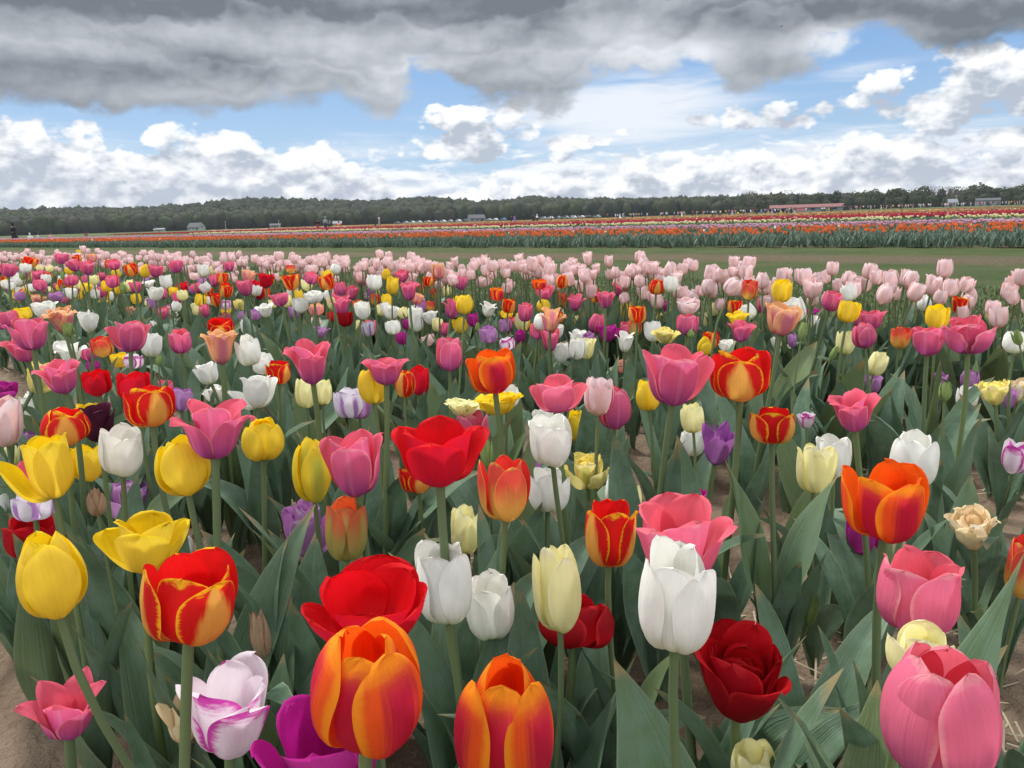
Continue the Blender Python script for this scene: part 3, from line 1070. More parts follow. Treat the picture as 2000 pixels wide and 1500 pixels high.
# stems and leaves
mt = new_mat('stem_green')
oc = tex('Object')
nz = noise(oc, 30.0, 3)
c = mixc(obj_rand(), (0.16, 0.22, 0.075), (0.105, 0.165, 0.075))
c = mixc(nz * 0.5, c, (0.15, 0.16, 0.10))
M_STEM = finish(mt, c, 0.5, 0.3)


def leaf_mat(name, stuff=False):
    mt = new_mat(name)
    n = X.nt.nodes.new('ShaderNodeUVMap')
    s = X.nt.nodes.new('ShaderNodeSeparateXYZ')
    X.nt.links.new(n.outputs[0], s.inputs[0])
    u, v = X(s.outputs[0]), X(s.outputs[1])
    oc = tex('Object')
    if stuff:
        rnd = X(X.nt.nodes.new('ShaderNodeAttribute').outputs['Fac'])
        X.nt.nodes[-1].attribute_name = 'tone'
    else:
        rnd = obj_rand()
    ac = (u * 2.0 - 1.0).abs()
    comb = X.nt.nodes.new('ShaderNodeCombineXYZ')
    X.put(comb.inputs[0], u * 24.0)
    X.put(comb.inputs[1], v * 1.2)
    X.put(comb.inputs[2], rnd * 50.0)
    vn = noise(comb.outputs[0], 1.0, 3, 0.6)
    big = noise(oc, 9.0, 4, 0.6)
    c = mixc(rnd, (0.064, 0.120, 0.066), (0.108, 0.168, 0.086))
    c = mixc(big.step(0.30, 0.72), c, (0.125, 0.195, 0.138))                   # glaucous bloom
    c = mixc(rnd.step(0.80, 0.97) * 0.7, c, (0.125, 0.165, 0.055))             # some yellower leaves
    c = cscale(c, (vn - 0.5) * 0.45 + 1.0)
    c = mixc((1.0 - ac.step(0.02, 0.10)) * 0.35, c, (0.12, 0.20, 0.11))        # midrib
    c = mixc(ac.step(0.93, 0.99) * 0.55, c, (0.24, 0.28, 0.16))                # pale margin
    c = mixc(((v + (big - 0.5) * 0.3).step(0.90, 1.0)) * 0.75, c, (0.27, 0.20, 0.09))   # dry tip
    c = mixc(v.step(0.22, 0.0) * 0.6, c, (0.16, 0.20, 0.10))                   # pale sheath
    sp = noise(oc, 140.0, 2, 0.5)
    c = mixc(sp.step(0.70, 0.76) * 0.5, c, (0.20, 0.22, 0.15))
    geo = X.nt.nodes.new('ShaderNodeNewGeometry')
    c = mixc(X(geo.outputs['Backfacing']) * 0.5, c, cscale(c, 1.35))
    rs = big * 0.25 + 0.36
    return finish(mt, c, 0.45, 0.35, vn + big * 0.8, 0.0015, transl=0.16, tcol=cscale(c, 1.3), rough_sock=rs)


M_LEAF = leaf_mat('tulip_leaf')
M_LEAF_STUFF = leaf_mat('tulip_foliage', True)

# ------------------------------------------------------------------ petal shapes (unit flower: height 1, radius about .5)
FORM = {  # outer profile: (t, angle from vertical), wf width, tip: sharpness, edge flare, ruffle
    'e': dict(o=[(0, 89), (.10, 74), (.25, 36), (.44, 8), (.66, -9), (.86, -27), (1, -56)], wf=0.94, tip=.50, flare=.00, ruf=.004, W=.055),
    'r': dict(o=[(0, 89), (.12, 76), (.30, 38), (.50, 6), (.75, -16), (.9, -30), (1, -48)], wf=1.0, tip=.45, flare=.0, ruf=.004, W=.060),
    'c': dict(o=[(0, 89), (.10, 74), (.25, 34), (.45, 7), (.72, -3), (.9, -7), (1, -14)], wf=0.92, tip=.55, flare=.02, ruf=.010, W=.058),
    't': dict(o=[(0, 88), (.08, 66), (.20, 28), (.40, 4), (.72, -3), (.9, -10), (1, -18)], wf=0.92, tip=.62, flare=.01, ruf=.006, W=.050),
    'o': dict(o=[(0, 89), (.11, 76), (.28, 40), (.48, 16), (.7, 8), (.86, 10), (1, 24)], wf=0.9, tip=.55, flare=.05, ruf=.014, W=.075),
    'f': dict(o=[(0, 88), (.11, 70), (.28, 32), (.48, 13), (.66, 16), (.82, 38), (1, 82)], wf=0.9, tip=.70, flare=.08, ruf=.016, W=.082),
    'l': dict(o=[(0, 78), (.12, 50), (.35, 14), (.6, 10), (.8, 28), (1, 60)], wf=.84, tip=1.15, flare=.06, ruf=.008, W=.070),
    'b': dict(o=[(0, 86), (.16, 68), (.45, 38), (.75, 18), (1, 10)], wf=0.94, tip=.45, flare=.04, ruf=.016, W=.088),
    'd': dict(o=[(0, 84), (.14, 62), (.4, 24), (.7, 6), (1, 6)], wf=.98, tip=.5, flare=.05, ruf=.035, W=.072),
    'p': dict(o=[(0, 84), (.14, 62), (.4, 32), (.7, 26), (1, 40)], wf=.98, tip=.55, flare=.10, ruf=.075, W=.080),
    'u': dict(o=[(0, 70), (.12, 34), (.35, 8), (.6, -4), (.85, -12), (1, -16)], wf=0.95, tip=.85, flare=.0, ruf=.0, W=.024),
}


def petal_arrays(form, ring, var, nu, nv):
    f = FORM[form]
    g = np.random.default_rng(sum(map(ord, form)) * 131 + ring * 17 + var)
    ts = np.linspace(0, 1, 61)
    kt, ka = zip(*f['o'])
    ang = np.interp(ts, kt, ka)
    ang = np.convolve(np.pad(ang, 4, 'edge'), np.ones(9) / 9, 'valid')
    if ring == 1:                                                  # inner petals stand a little straighter
        ang = ang * 0.92 - 2 * (ang > 5)
    if ring >= 2:
        ang = ang * (0.85 if ring == 2 else 0.7) - 4
    ang = ang + g.normal(0, 2.0) * sm(.3, 1, ts)
    a = np.radians(ang)
    r = 0.05 + np.concatenate([[0], np.cumsum(np.sin((a[1:] + a[:-1]) / 2))]) / 60
    z = np.concatenate([[0], np.cumsum(np.cos((a[1:] + a[:-1]) / 2))]) / 60
    # outer profile of ring 0 sets the unit scale
    a0 = np.radians(np.interp(ts, kt, ka))
    r0 = 0.05 + np.concatenate([[0], np.cumsum(np.sin((a0[1:] + a0[:-1]) / 2))]) / 60
    z0 = np.concatenate([[0], np.cumsum(np.cos((a0[1:] + a0[:-1]) / 2))]) / 60
    rm = r0.max()
    rmid = np.interp(.62, ts, r0)
    kz = 1 / z0.max() * {0: 1.0, 1: 1.02, 2: .90, 3: .74}[ring] * (1 + g.normal(0, .025))
    kr = .5 / rm * {0: 1.0, 1: .86, 2: .72, 3: .48}[ring]
    r, z = r * kr, z * kz
    wid = f['wf'] * min(.5, rmid / rm * .5 + .06) * {0: 1.0, 1: .98, 2: .86, 3: .66}[ring] * (1 + g.normal(0, .04))
    tv = 1 - (1 - np.linspace(0, 1, nv)) ** 1.45
    tv[-1] = 1
    R_, Z_, A_ = np.interp(tv, ts, r), np.interp(tv, ts, z), np.interp(tv, ts, np.arctan2(np.gradient(r), np.gradient(z)))
    lo = .30 + .70 * np.sin(np.clip(tv / .55, 0, 1) * np.pi / 2) ** 1.0
    sh = .60 if f['tip'] < .6 else .52
    x = np.clip((tv - sh) / (1 - sh), 0, 1)
    hi = np.clip(1 - x ** (2.7 if f['tip'] < .8 else 1.35), 0, 1) ** (f['tip'] if f['tip'] < .8 else .85)
    lo = .30 + .70 * np.sin(np.clip(tv / (sh + .02), 0, 1) * np.pi / 2)
    w = wid * np.where(tv < sh, lo, hi)
    w = np.maximum(w, .004)
    u = np.linspace(-1, 1, nu)
    ph = g.uniform(0, 6.28, 4)
    V = np.zeros((nv, nu, 3))
    UVs = np.zeros((nv, nu, 2))
    for i in range(nv):
        rho = max(R_[i] * .92, w[i] / 1.45, .03)
        s = u * w[i]
        yy = rho * np.sin(s / rho)
        inn = rho * (1 - np.cos(s / rho))
        inn = inn - f['flare'] * np.abs(u) ** 3 * tv[i] ** 1.5 * (1 + .6 * np.sin(ph[3] + 2 * u))
        inn = inn + .016 * np.exp(-(u / .16) ** 2) * np.sin(np.pi * tv[i])
        inn = inn + f['ruf'] * np.abs(u) ** 1.5 * (np.sin(9 * tv[i] + ph[0] + 2.5 * np.sign(u)) + .7 * np.sin(17 * tv[i] + ph[1] * np.sign(u))) * tv[i]
        inn = inn + .012 * np.sin(5 * u + ph[2] + 3 * tv[i]) * tv[i]
        dz = -f['ruf'] * 1.2 * np.sin(7 * u + ph[1]) * sm(.7, 1, tv[i])
        V[i, :, 0] = R_[i] - inn * np.cos(A_[i])
        V[i, :, 1] = yy
        V[i, :, 2] = Z_[i] + inn * np.sin(A_[i]) + dz
        UVs[i, :, 0] = (u + 1) / 2
        UVs[i, :, 1] = tv[i]
    swy, bnd = g.normal(0, .04), abs(g.normal(0, .022)) * (1 if ring == 0 else -.7)
    V[:, :, 1] += (swy * tv ** 2)[:, None]
    V[:, :, 0] += (bnd * np.sin(np.pi * tv) + abs(g.normal(0, .02)) * (1 if ring == 0 else -.6) * tv ** 3)[:, None]
    nick = g.uniform(-.5, .5)
    V[:, :, 2] -= g.uniform(0, .05) * np.exp(-((u - nick) / .16) ** 2)[None, :] * sm(.72, 1, tv)[:, None]
    if g.random() < .35:                                           # one margin rolled in
        sd = 1 if g.random() < .5 else -1
        V[:, :, 0] -= (.07 * np.clip(u * sd - .55, 0, 1) ** 1.2)[None, :] * (sm(.35, .8, tv))[:, None]
    idx = np.arange(nu * nv).reshape(nv, nu)
    F = np.stack([idx[:-1, :-1], idx[:-1, 1:], idx[1:, 1:], idx[1:, :-1]], -1).reshape(-1, 4)
    return V.reshape(-1, 3), F, UVs.reshape(-1, 2)


LOD = [(13, 18), (7, 10), (4, 6)]
_pa, _pm = {}, {}


def petal_arr(form, ring, var, lod):
    k = (form, ring, var, lod)
    if k not in _pa:
        _pa[k] = petal_arrays(form, ring, var, *LOD[lod])
    return _pa[k]


def petal_mesh(form, ring, var, lod, mat):
    k = (form, ring, var, lod, mat)
    if k not in _pm:
        V, F, U = petal_arr(form, ring, var, lod)
        _pm[k] = npmesh('petal', V, F, (PM[mat],), uv=U)
    return _pm[k]


def rings(form):
    """(ring, count, angle offset)"""
    if form in 'dp':
        return [(0, 3, 0), (1, 3, 60), (2, 4, 20), (3, 3, 50)]
    return [(0, 3, 0), (1, 3, 60)]


# ------------------------------------------------------------------ leaves
def leaf_arrays(var, nu, nv):
    g = np.random.default_rng(900 + var)
    t = np.linspace(0, 1, nv)
    a0, a1 = g.uniform(2, 15), g.uniform(70, 120) if var % 4 == 3 else g.uniform(10, 48)
    ang = np.radians(a0 + (a1 - a0) * t ** g.uniform(1.3, 2.4))
    ds = 1 / (nv - 1)
    r = .02 + np.concatenate([[0], np.cumsum(np.sin((ang[1:] + ang[:-1]) / 2))]) * ds
    z = np.concatenate([[0], np.cumsum(np.cos((ang[1:] + ang[:-1]) / 2))]) * ds
    W = g.uniform(.075, .140)
    w = W * np.where(t < .38, .42 + .58 * np.sin(np.clip(t / .38, 0, 1) * np.pi / 2), np.clip(1 - ((t - .38) / .62) ** 1.75, 0, 1) ** .86)
    w = np.maximum(w, .002)
    u = np.linspace(-1, 1, nu)
    fold = np.interp(t, [0, .25, .6, 1], [1.1, .75, .35, .45]) * g.uniform(.7, 1.2)
    tw = np.radians(g.normal(0, 28)) * t ** 1.5
    ph = g.uniform(0, 6.28, 3)
    amp = g.uniform(.014, .034)
    sway = g.normal(0, .08)
    V = np.zeros((nv, nu, 3)); UVs = np.zeros((nv, nu, 2))
    for i in range(nv):
        s = u * w[i]
        y = s * math.cos(fold[i] * .6)
        h = np.abs(s) * math.sin(fold[i]) - w[i] * .15 + amp * np.abs(u) ** 1.6 * np.sin(8 * t[i] + ph[0] + 1.7 * np.sign(u)) * np.sin(np.pi * t[i]) ** .5
        y2 = y * math.cos(tw[i]) - h * math.sin(tw[i])
        h2 = y * math.sin(tw[i]) + h * math.cos(tw[i])
        V[i, :, 0] = r[i] - h2 * math.cos(ang[i])
        V[i, :, 1] = y2 + sway * t[i] ** 2
        V[i, :, 2] = z[i] + h2 * math.sin(ang[i])
        UVs[i, :, 0] = (u + 1) / 2
        UVs[i, :, 1] = t[i]
    idx = np.arange(nu * nv).reshape(nv, nu)
    F = np.stack([idx[:-1, :-1], idx[:-1, 1:], idx[1:, 1:], idx[1:, :-1]], -1).reshape(-1, 4)
    return V.reshape(-1, 3), F, UVs.reshape(-1, 2)


NLEAF = 14
LEAF_HI = [leaf_arrays(i, 7, 13) for i in range(NLEAF)]
LEAF_LO = [leaf_arrays(i, 5, 7) for i in range(NLEAF)]
LEAF_ME = [npmesh('leaf', *LEAF_HI[i][:2], (M_LEAF,), uv=LEAF_HI[i][2]) for i in range(NLEAF)]
LEAF_ME_LO = [npmesh('leaf', *LEAF_LO[i][:2], (M_LEAF,), uv=LEAF_LO[i][2]) for i in range(NLEAF)]


def ground_z(x, y):
    n = UN.x * x + UN.y * y
    return float(bed_height(n)) - 0.012


# ------------------------------------------------------------------ stem
def stem_arrays(p0, p1, axis, rad, ns=6, nr=9):
    """tube from the ground to the flower base, arriving along the flower's axis"""
    L = (p1 - p0).length
    c0 = p0 + Vector((0, 0, 1)) * L * .4
    c1 = p1 - axis * L * .33
    V = []
    for i in range(nr):
        t = i / (nr - 1)
        a, b, c, d = (1 - t) ** 3, 3 * t * (1 - t) ** 2, 3 * t * t * (1 - t), t ** 3
        p = p0 * a + c0 * b + c1 * c + p1 * d
        tg = ((c0 - p0) * (1 - t) ** 2 + (c1 - c0) * 2 * t * (1 - t) + (p1 - c1) * t * t).normalized()
        e = tg.cross(Vector((0, 1, 0))).normalized()
        f = tg.cross(e)
        r = rad * (1.12 - .16 * t)
        for k in range(ns):
            q = 6.28318 * k / ns
            V.append(p + e * (math.cos(q) * r) + f * (math.sin(q) * r))
    F = [(i * ns + k, i * ns + (k + 1) % ns, (i + 1) * ns + (k + 1) % ns, (i + 1) * ns + k) for i in range(nr - 1) for k in range(ns)]
    return np.array([tuple(v) for v in V]), np.array(F)


class Joiner:
    """gathers many tulips of the mass into single meshes"""
    def __init__(s, mats):
        s.mats = mats
        s.V, s.F, s.U, s.M, s.T, s.n = [], [], [], [], [], 0

    def add(s, V, F, U, mi, tone=0.5):
        s.V.append(V); s.F.append(F + s.n)
        s.U.append(U if U is not None else np.zeros((len(V), 2)))
        s.M.append(np.full(len(F), mi)); s.T.append(np.full(len(V), tone))
        s.n += len(V)

    def obj(s, name):
        me = npmesh(name, np.concatenate(s.V), np.concatenate(s.F), s.mats, uv=np.concatenate(s.U), mi=np.concatenate(s.M))
        a = me.attributes.new('tone', 'FLOAT', 'POINT')
        a.data.foreach_set('value', np.concatenate(s.T).astype(np.float32))
        return tag(mesh_obj(name, me), kind='stuff')


PM_KEYS = list(PM)
JT = Joiner([PM[k] for k in PM_KEYS] + [M_STEM])


def xf(V, M):
    A = np.array(M)
    return V @ A[:3, :3].T + A[:3, 3]


def flower_matrices(form, sx, sz, rot, g, opens):
    """local petal matrices in the flower's frame"""
    out = []
    i = 0
    for ring, cnt, off in rings(form):
        for k in range(cnt):
            a = R(rot + off + 360 / cnt * k) + g.gauss(0, R(4))
            tl = R(g.gauss(0, 2.6)) + R(opens.get(i, 0))
            if form in 'dp':
                tl += R(g.gauss(0, 7))
            jz = g.gauss(1, .02)
            M = Matrix.Rotation(a, 4, 'Z') @ Matrix.Translation((0.02 * sx, 0, 0)) @ Matrix.Rotation(tl, 4, 'Y') @ Matrix.Translation((-0.02 * sx, 0, 0)) \
                @ Matrix.Diagonal((2 * sx * .5, 2 * sx * .5, sz * jz, 1))
            out.append((ring, M))
            i += 1
    return out


# ------------------------------------------------------------------ the list of tulips, as they stand in the photograph
# x, top, base, width | colour, form | label | options: W real width, a lean to the right (deg), b lean to the camera, rot, o {petal: extra opening}, sd sideways foot of the stem
H = []


def T(x, y0, y1, w, c, f, label='', **k):
    H.append(dict(x=x, y0=y0, y1=y1, w=w, c=c, f=f, label=label, **k))
# front bed
T(115,1042,1205,133,'Y','e','big closed yellow egg-shaped tulip at the left edge, nearest the camera',rot=10,sd=.09,a=-3)
T(285,990,1118,150,'Y','b','wide open yellow tulip with one petal standing upright on its right',a=8,o={1:6,2:20},rot=-20)
T(368,1075,1245,180,'F','c','red tulip with yellow base and feathered yellow edges at lower left',a=8,b=8,rot=25,o={1:8})
T(728,1080,1250,250,'R','b','very large open red tulip behind the big orange one',W=.095,rot=60,b=8)
T(715,1205,1448,226,'O','e','largest orange and crimson tulip, in front of the open red one',W=.066,rot=35,b=10,a=4,sd=-.02)
T(985,1280,1540,195,'O','e','orange and crimson tulip cut by the bottom edge near the centre',W=.060,rot=50,b=6,a=2)
T(875,1060,1215,118,'W','c','white tulip leaning right just behind the big red one',a=-4,rot=40,W=.062)
T(962,1122,1243,100,'W','c','small white tulip low between the white and the cream ones',rot=60)
T(1095,1072,1232,98,'C','t','tall cream tulip standing in front of a red one',rot=25,sd=-.02)
T(1120,1160,1258,148,'K','r','red tulip half hidden behind the tall cream one',W=.085)
T(1188,975,1105,100,'F','c','dark red tulip with twisted yellow edges left of the big pink one',rot=70,a=3)
T(1327,955,1125,180,'PS','o','large ruffled pink tulip behind the big white one',W=.088,rot=80,b=6)
T(1316,1058,1265,155,'W','c','big white tulip standing in front of the ruffled pink one',W=.057,rot=50)
T(1437,1210,1395,165,'K','d','crumpled dark red double tulip sitting low over bare soil',W=.078,b=14,a=4)
T(1783,1075,1232,165,'PS','c','plump pink tulip above the cream one at the right',rot=45,W=.066)
T(1793,1218,1320,120,'C','c','cream tulip squeezed between two big pink ones',W=.043,rot=60)
T(1825,1262,1512,220,'PS','e','largest pink tulip at the lower right corner',W=.066,rot=62,b=2,var=7,H=1.06)
T(1474,1448,1540,95,'C','t','pale yellow tulip cut by the bottom edge',W=.045,rot=20)
T(1725,893,1048,142,'O','c','orange and crimson tulip at the right with one petal bent out',rot=28,W=.064,a=3,o={2:7})
T(1902,985,1072,92,'CO','p','cream double tulip with a peach heart beside a curled leaf',W=.07,b=15)
T(1683,1000,1080,66,'M','c','magenta tulip peeping out behind the orange one at the right',W=.06)
T(1990,1040,1165,70,'T','c','coral and yellow tulip cut by the right edge',rot=15)
T(448,1275,1465,170,'V','o','magenta and white tulip at the lower left',W=.072,a=5,rot=20)
T(135,1302,1437,165,'P','l','dusty pink star-shaped tulip low at the lower left',W=.075,b=8,rot=30)
T(360,1340,1450,100,'CO','l','small ivory tulip hidden behind the magenta and white one',W=.06,b=10)
T(640,1340,1560,235,'M','o','big magenta tulip under the largest orange one',W=.088,rot=50)
T(677,968,1093,88,'TG','c','coral tulip flushed with green beside a lilac double',rot=60)
T(605,975,1090,85,'L','d','lilac double tulip crossed by a green stem',W=.066)
T(906,983,1080,66,'C','t','short cream tulip in the centre above the white pair',rot=60)
T(987,885,1015,92,'T','t','coral and yellow tulip right of the big open red one',W=.056,rot=20,o={1:8,2:8})
T(860,808,945,178,'R','o','big open red tulip facing the camera in the centre',W=.092,rot=0,o={1:5,2:5},a=1)
T(700,832,968,120,'P','o','large open pink tulip just left of the big red one',rot=-15,a=-3,W=.078)
T(818,905,960,70,'F','c','yellow tulip hidden beneath the big open red one',W=.06)
T(615,852,980,78,'YG','e','greenish yellow tulip left of the large pink one',rot=15)
T(368,852,968,106,'Y','r','round yellow tulip at left centre',rot=5,W=.062,sd=.03)
T(108,845,972,95,'Y','c','yellow tulip at the left with one petal bent outward',o={2:26},rot=10,a=-3)
T(175,865,940,62,'Y','c','yellow tulip tucked behind the bent-petal yellow one')
T(240,830,928,85,'W','c','white cup-shaped tulip at the left above a lilac one',rot=10)
T(250,935,1012,78,'L','d','lilac ruffled tulip under the white cup-shaped one')
T(65,1005,1085,100,'K','c','deep crimson tulip behind the big yellow one at the left edge',W=.075)
T(68,895,985,95,'P','f','pink tulip spreading out under the bent-petal yellow one',W=.075)
T(70,955,1015,80,'VL','c','white tulip with purple streak below the spreading pink one')
T(192,948,1008,35,'BR','u','brownish closed tulip bud left of the lilac ruffled tulip',W=.022)
T(515,1190,1287,42,'BR','u','brownish pink closed bud above the magenta and white one',W=.024)
T(1578,1155,1222,26,'G','u','small green closed bud between two upright leaves at the right',W=.02)
T(420,775,895,158,'P','f','large pink tulip with petal tips curled outward',W=.085,rot=50,a=4)
T(515,812,897,78,'Y','r','yellow tulip right of the curled pink one',rot=65)
T(298,750,833,92,'F','c','red-flamed yellow tulip above the white cup-shaped one',rot=15,a=3,W=.06)
T(130,793,868,88,'F','r','mostly yellow tulip with red flames at the left',rot=5)
T(195,785,862,72,'B','o','nearly black maroon tulip at the left',W=.06)
T(180,782,838,62,'Y','f','open yellow tulip behind the maroon one',W=.065)
T(15,770,872,62,'PP','c','pale pink tulip cut by the left edge',W=.06)
T(503,727,797,74,'W','o','glossy white tulip with one petal hanging left',rot=0,o={2:30},a=4)
T(612,663,750,95,'P','f','pink tulip with flared tips above the cream pair',rot=10)
T(545,703,750,50,'F','c','red and yellow tulip beside the flared pink one')
T(600,735,797,45,'C','t','cream tulip left of its cream neighbour under the flared pink one')
T(630,738,790,40,'C','t','cream tulip right of its cream neighbour under the flared pink one')
T(733,715,790,63,'Y','e','yellow tulip in front of the spreading pink one',rot=70)
T(755,693,752,100,'P','f','spreading pink tulip behind the yellow egg-shaped one',W=.085)
T(790,720,777,42,'F','e','small orange-yellow tulip with red streaks beside a red one')
T(818,714,772,42,'R','c','small red tulip right of the streaked orange-yellow one')
T(878,656,725,57,'P','c','upright pink tulip left of the orange one at centre',a=3)
T(968,680,768,92,'O','c','orange tulip with dark red blush rising at the centre',rot=12,a=-4,W=.062,o={2:8},sd=.02)
T(990,750,795,55,'W','c','white tulip just beneath the centre orange one')
T(975,758,812,96,'Y','p','ruffled yellow parrot tulip behind the white one at centre',W=.085)
T(903,775,815,75,'C','p','ruffled cream tulip above the big red one',W=.07)
T(928,798,895,62,'P','c','pink tulip half hidden right behind the big red one')
T(952,858,912,26,'G','u','green bud right of the big open red tulip',W=.021)
T(1090,730,805,100,'PS','o','salmon pink open tulip at centre right',rot=5,o={1:14,2:14})
T(1168,730,812,62,'PP','t','pale blush tulip behind the upright pink one at centre right')
T(1200,752,838,67,'P','e','pink closed tulip in front of the pale blush one',rot=10)
T(1080,805,908,86,'W','c','white tulip beside a small yellow one at centre right',a=-4,rot=30)
T(1130,795,860,42,'Y','e','small yellow tulip right of the white one at centre right')
T(1148,880,952,78,'CY','d','pale yellow double tulip under the small yellow one',W=.065)
T(1070,912,998,78,'W','c','white tulip with open rim left of the pale yellow double',rot=60)
T(1040,900,960,50,'L','c','lilac tulip half hidden behind the open-rimmed white one')
T(1207,925,995,62,'W','c','white tulip behind the cream one above the dark red tulip')
T(1230,938,1000,52,'C','t','cream tulip just above the dark red one with twisted edges')
T(1062,795,842,44,'W','c','white tulip hidden behind the taller white one')
T(1312,665,790,118,'P','o','big pink tulip standing tall at centre right, one red petal inside',W=.075,rot=20,o={1:12,2:6})
T(1268,740,802,50,'Y','e','yellow tulip behind the big tall pink one')
T(1445,678,780,118,'F','c','big red and yellow flamed tulip on a tall straight stem',W=.07,rot=5)
T(1508,792,865,88,'F','c','red tulip with yellow base right of the tall flamed one',rot=58,W=.062)
T(1395,815,908,90,'LP','l','purple star-shaped tulip with pointed petals',a=12,W=.072)
T(1355,783,845,48,'C','t','cream tulip behind the purple star-shaped one')
T(1350,830,890,50,'W','c','white tulip hidden behind the purple star-shaped one')
T(1670,757,842,104,'P','f','pink tulip opening like a star at the right',rot=0,W=.080,b=6)
T(1588,862,962,70,'C','c','cream tulip in front of a white one at the right',W=.055,rot=30)
T(1627,848,932,70,'W','c','white tulip behind the cream one at the right',W=.06)
T(1778,840,950,92,'W','t','tall white tulip behind the orange one at the right',W=.06,rot=60)
T(1575,802,838,30,'V','d','tiny white and pink double bud in the foliage',W=.032)
T(1362,952,998,48,'M','d','purple double bud above the ruffled pink tulip',W=.04)
T(1978,858,925,52,'V','c','magenta tulip with white base near the right edge')
T(1523,590,655,72,'S','o','apricot and pink tulip with petals opening wide at the right',W=.075)
T(1810,635,695,70,'P','o','pink tulip left of the crowded pink double at the right')
T(1890,618,690,88,'P','d','crowded pink double tulip near the right edge',W=.085,b=8)
T(1690,628,680,46,'P','e','pink closed tulip under a tall yellow one')
T(1755,637,680,36,'T','c','coral tulip between two pink ones at the right')
T(1650,643,692,35,'C','t'); T(1705,682,732,38,'C','t'); T(1708,722,768,50,'L','l'); T(1885,752,798,40,'W','c')
T(1945,740,792,62,'CY','p','ruffled pale yellow tulip near the right edge',W=.075); T(1985,738,790,50,'CO','p'); T(1970,755,800,42,'L','l')
T(1895,720,764,35,'L','c'); T(1845,742,785,24,'G','u',W=.022); T(1828,724,765,26,'L','c')
T(1525,545,590,42,'Y','c','tall yellow tulip standing above the pale pink row'); T(1653,585,630,42,'Y','c'); T(1660,552,588,31,'W','t'); T(1618,568,607,40,'P','c')
T(1703,605,643,50,'P','o'); T(1678,603,640,34,'P','c'); T(1828,593,643,43,'Y','c'); T(1872,577,612,35,'F','c'); T(1807,575,608,28,'W','e'); T(1942,592,628,30,'C','t')
T(1978,645,690,45,'W','c'); T(1447,626,668,60,'P','f'); T(1440,608,635,48,'Y','f'); T(1390,645,682,32,'F','c'); T(1375,658,695,32,'Y','e')
T(1245,595,632,38,'F','c'); T(1300,640,672,50,'CY','p',W=.07); T(1277,626,668,38,'W','c'); T(1187,632,668,38,'M','o')
T(130,700,768,92,'P','f','pink tulip with spreading petals left of a red one',W=.08); T(195,722,772,55,'R','c','red tulip right of the spreading pink one'); T(265,725,785,65,'R','c','red tulip behind the red-flamed yellow one')
T(65,620,683,74,'P','o','pink open tulip near the left edge, taller of two',W=.07); T(55,650,705,76,'P','f','pink tulip half hidden below the taller open pink one')
T(255,622,687,70,'P','o','big pink tulip at left with one petal stretched left',W=.068,o={2:18}); T(355,642,690,44,'P','c','small upright pink tulip over bare soil at the left')
T(434,640,712,74,'S','f','apricot pink tulip with curled petals',W=.078); T(432,622,650,52,'F','c','red and yellow tulip behind the apricot pink one'); T(491,652,713,46,'W','t','white upright tulip right of the apricot pink one')
T(207,655,697,42,'T','c'); T(176,605,650,42,'W','d'); T(296,648,697,40,'W','c'); T(90,588,622,48,'W','o'); T(45,600,625,40,'Y','c'); T(18,605,642,44,'P','c')
T(128,600,650,58,'S','p',W=.075); T(142,668,708,58,'W','f'); T(120,664,692,34,'W','c'); T(413,705,750,52,'W','o'); T(428,750,788,42,'W','d'); T(520,688,728,46,'W','c')
T(684,755,815,60,'VL','c'); T(703,765,818,44,'L','c'); T(355,755,803,44,'L','c'); T(322,742,775,36,'P','c'); T(62,702,765,66,'CY','p',W=.078)
T(138,628,658,22,'G','u',W=.022); T(310,690,716,13,'G','u',W=.02); T(80,760,802,42,'W','p'); T(58,775,822,38,'W','c'); T(262,690,720,38,'V','c'); T(235,688,718,38,'Y','o')
T(175,675,705,32,'P','c'); T(182,705,724,28,'M','c'); T(14,745,782,42,'M','d'); T(20,865,925,28,'C','t'); T(60,840,880,34,'L','c'); T(8,960,1010,34,'W','c')
T(280,728,760,40,'L','d'); T(230,915,950,50,'M','o'); T(360,1045,1085,34,'W','t'); T(1218,700,730,24,'S','c'); T(1115,675,700,22,'VL','c'); T(840,652,675,28,'PP','c')
T(993,658,684,30,'V','c'); T(1017,645,672,25,'M','d'); T(957,636,670,38,'L','c'); T(985,622,650,25,'L','c')
T(1420,662,686,34,'W','o'); T(1548,650,680,18,'L','c'); T(1520,655,682,20,'W','c'); T(1587,668,695,12,'L','c'); T(1588,602,626,27,'M','o'); T(1585,614,642,28,'W','o')
T(1562,578,627,40,'W','c'); T(1620,670,705,14,'G','u',W=.02); T(1564,625,665,19,'G','u',W=.022); T(1992,640,675,18,'G','u',W=.022); T(1380,740,766,12,'G','u',W=.018); T(1645,718,742,13,'G','u',W=.02)
T(1385,700,730,30,'V','c'); T(1690,770,800,16,'G','u',W=.018)
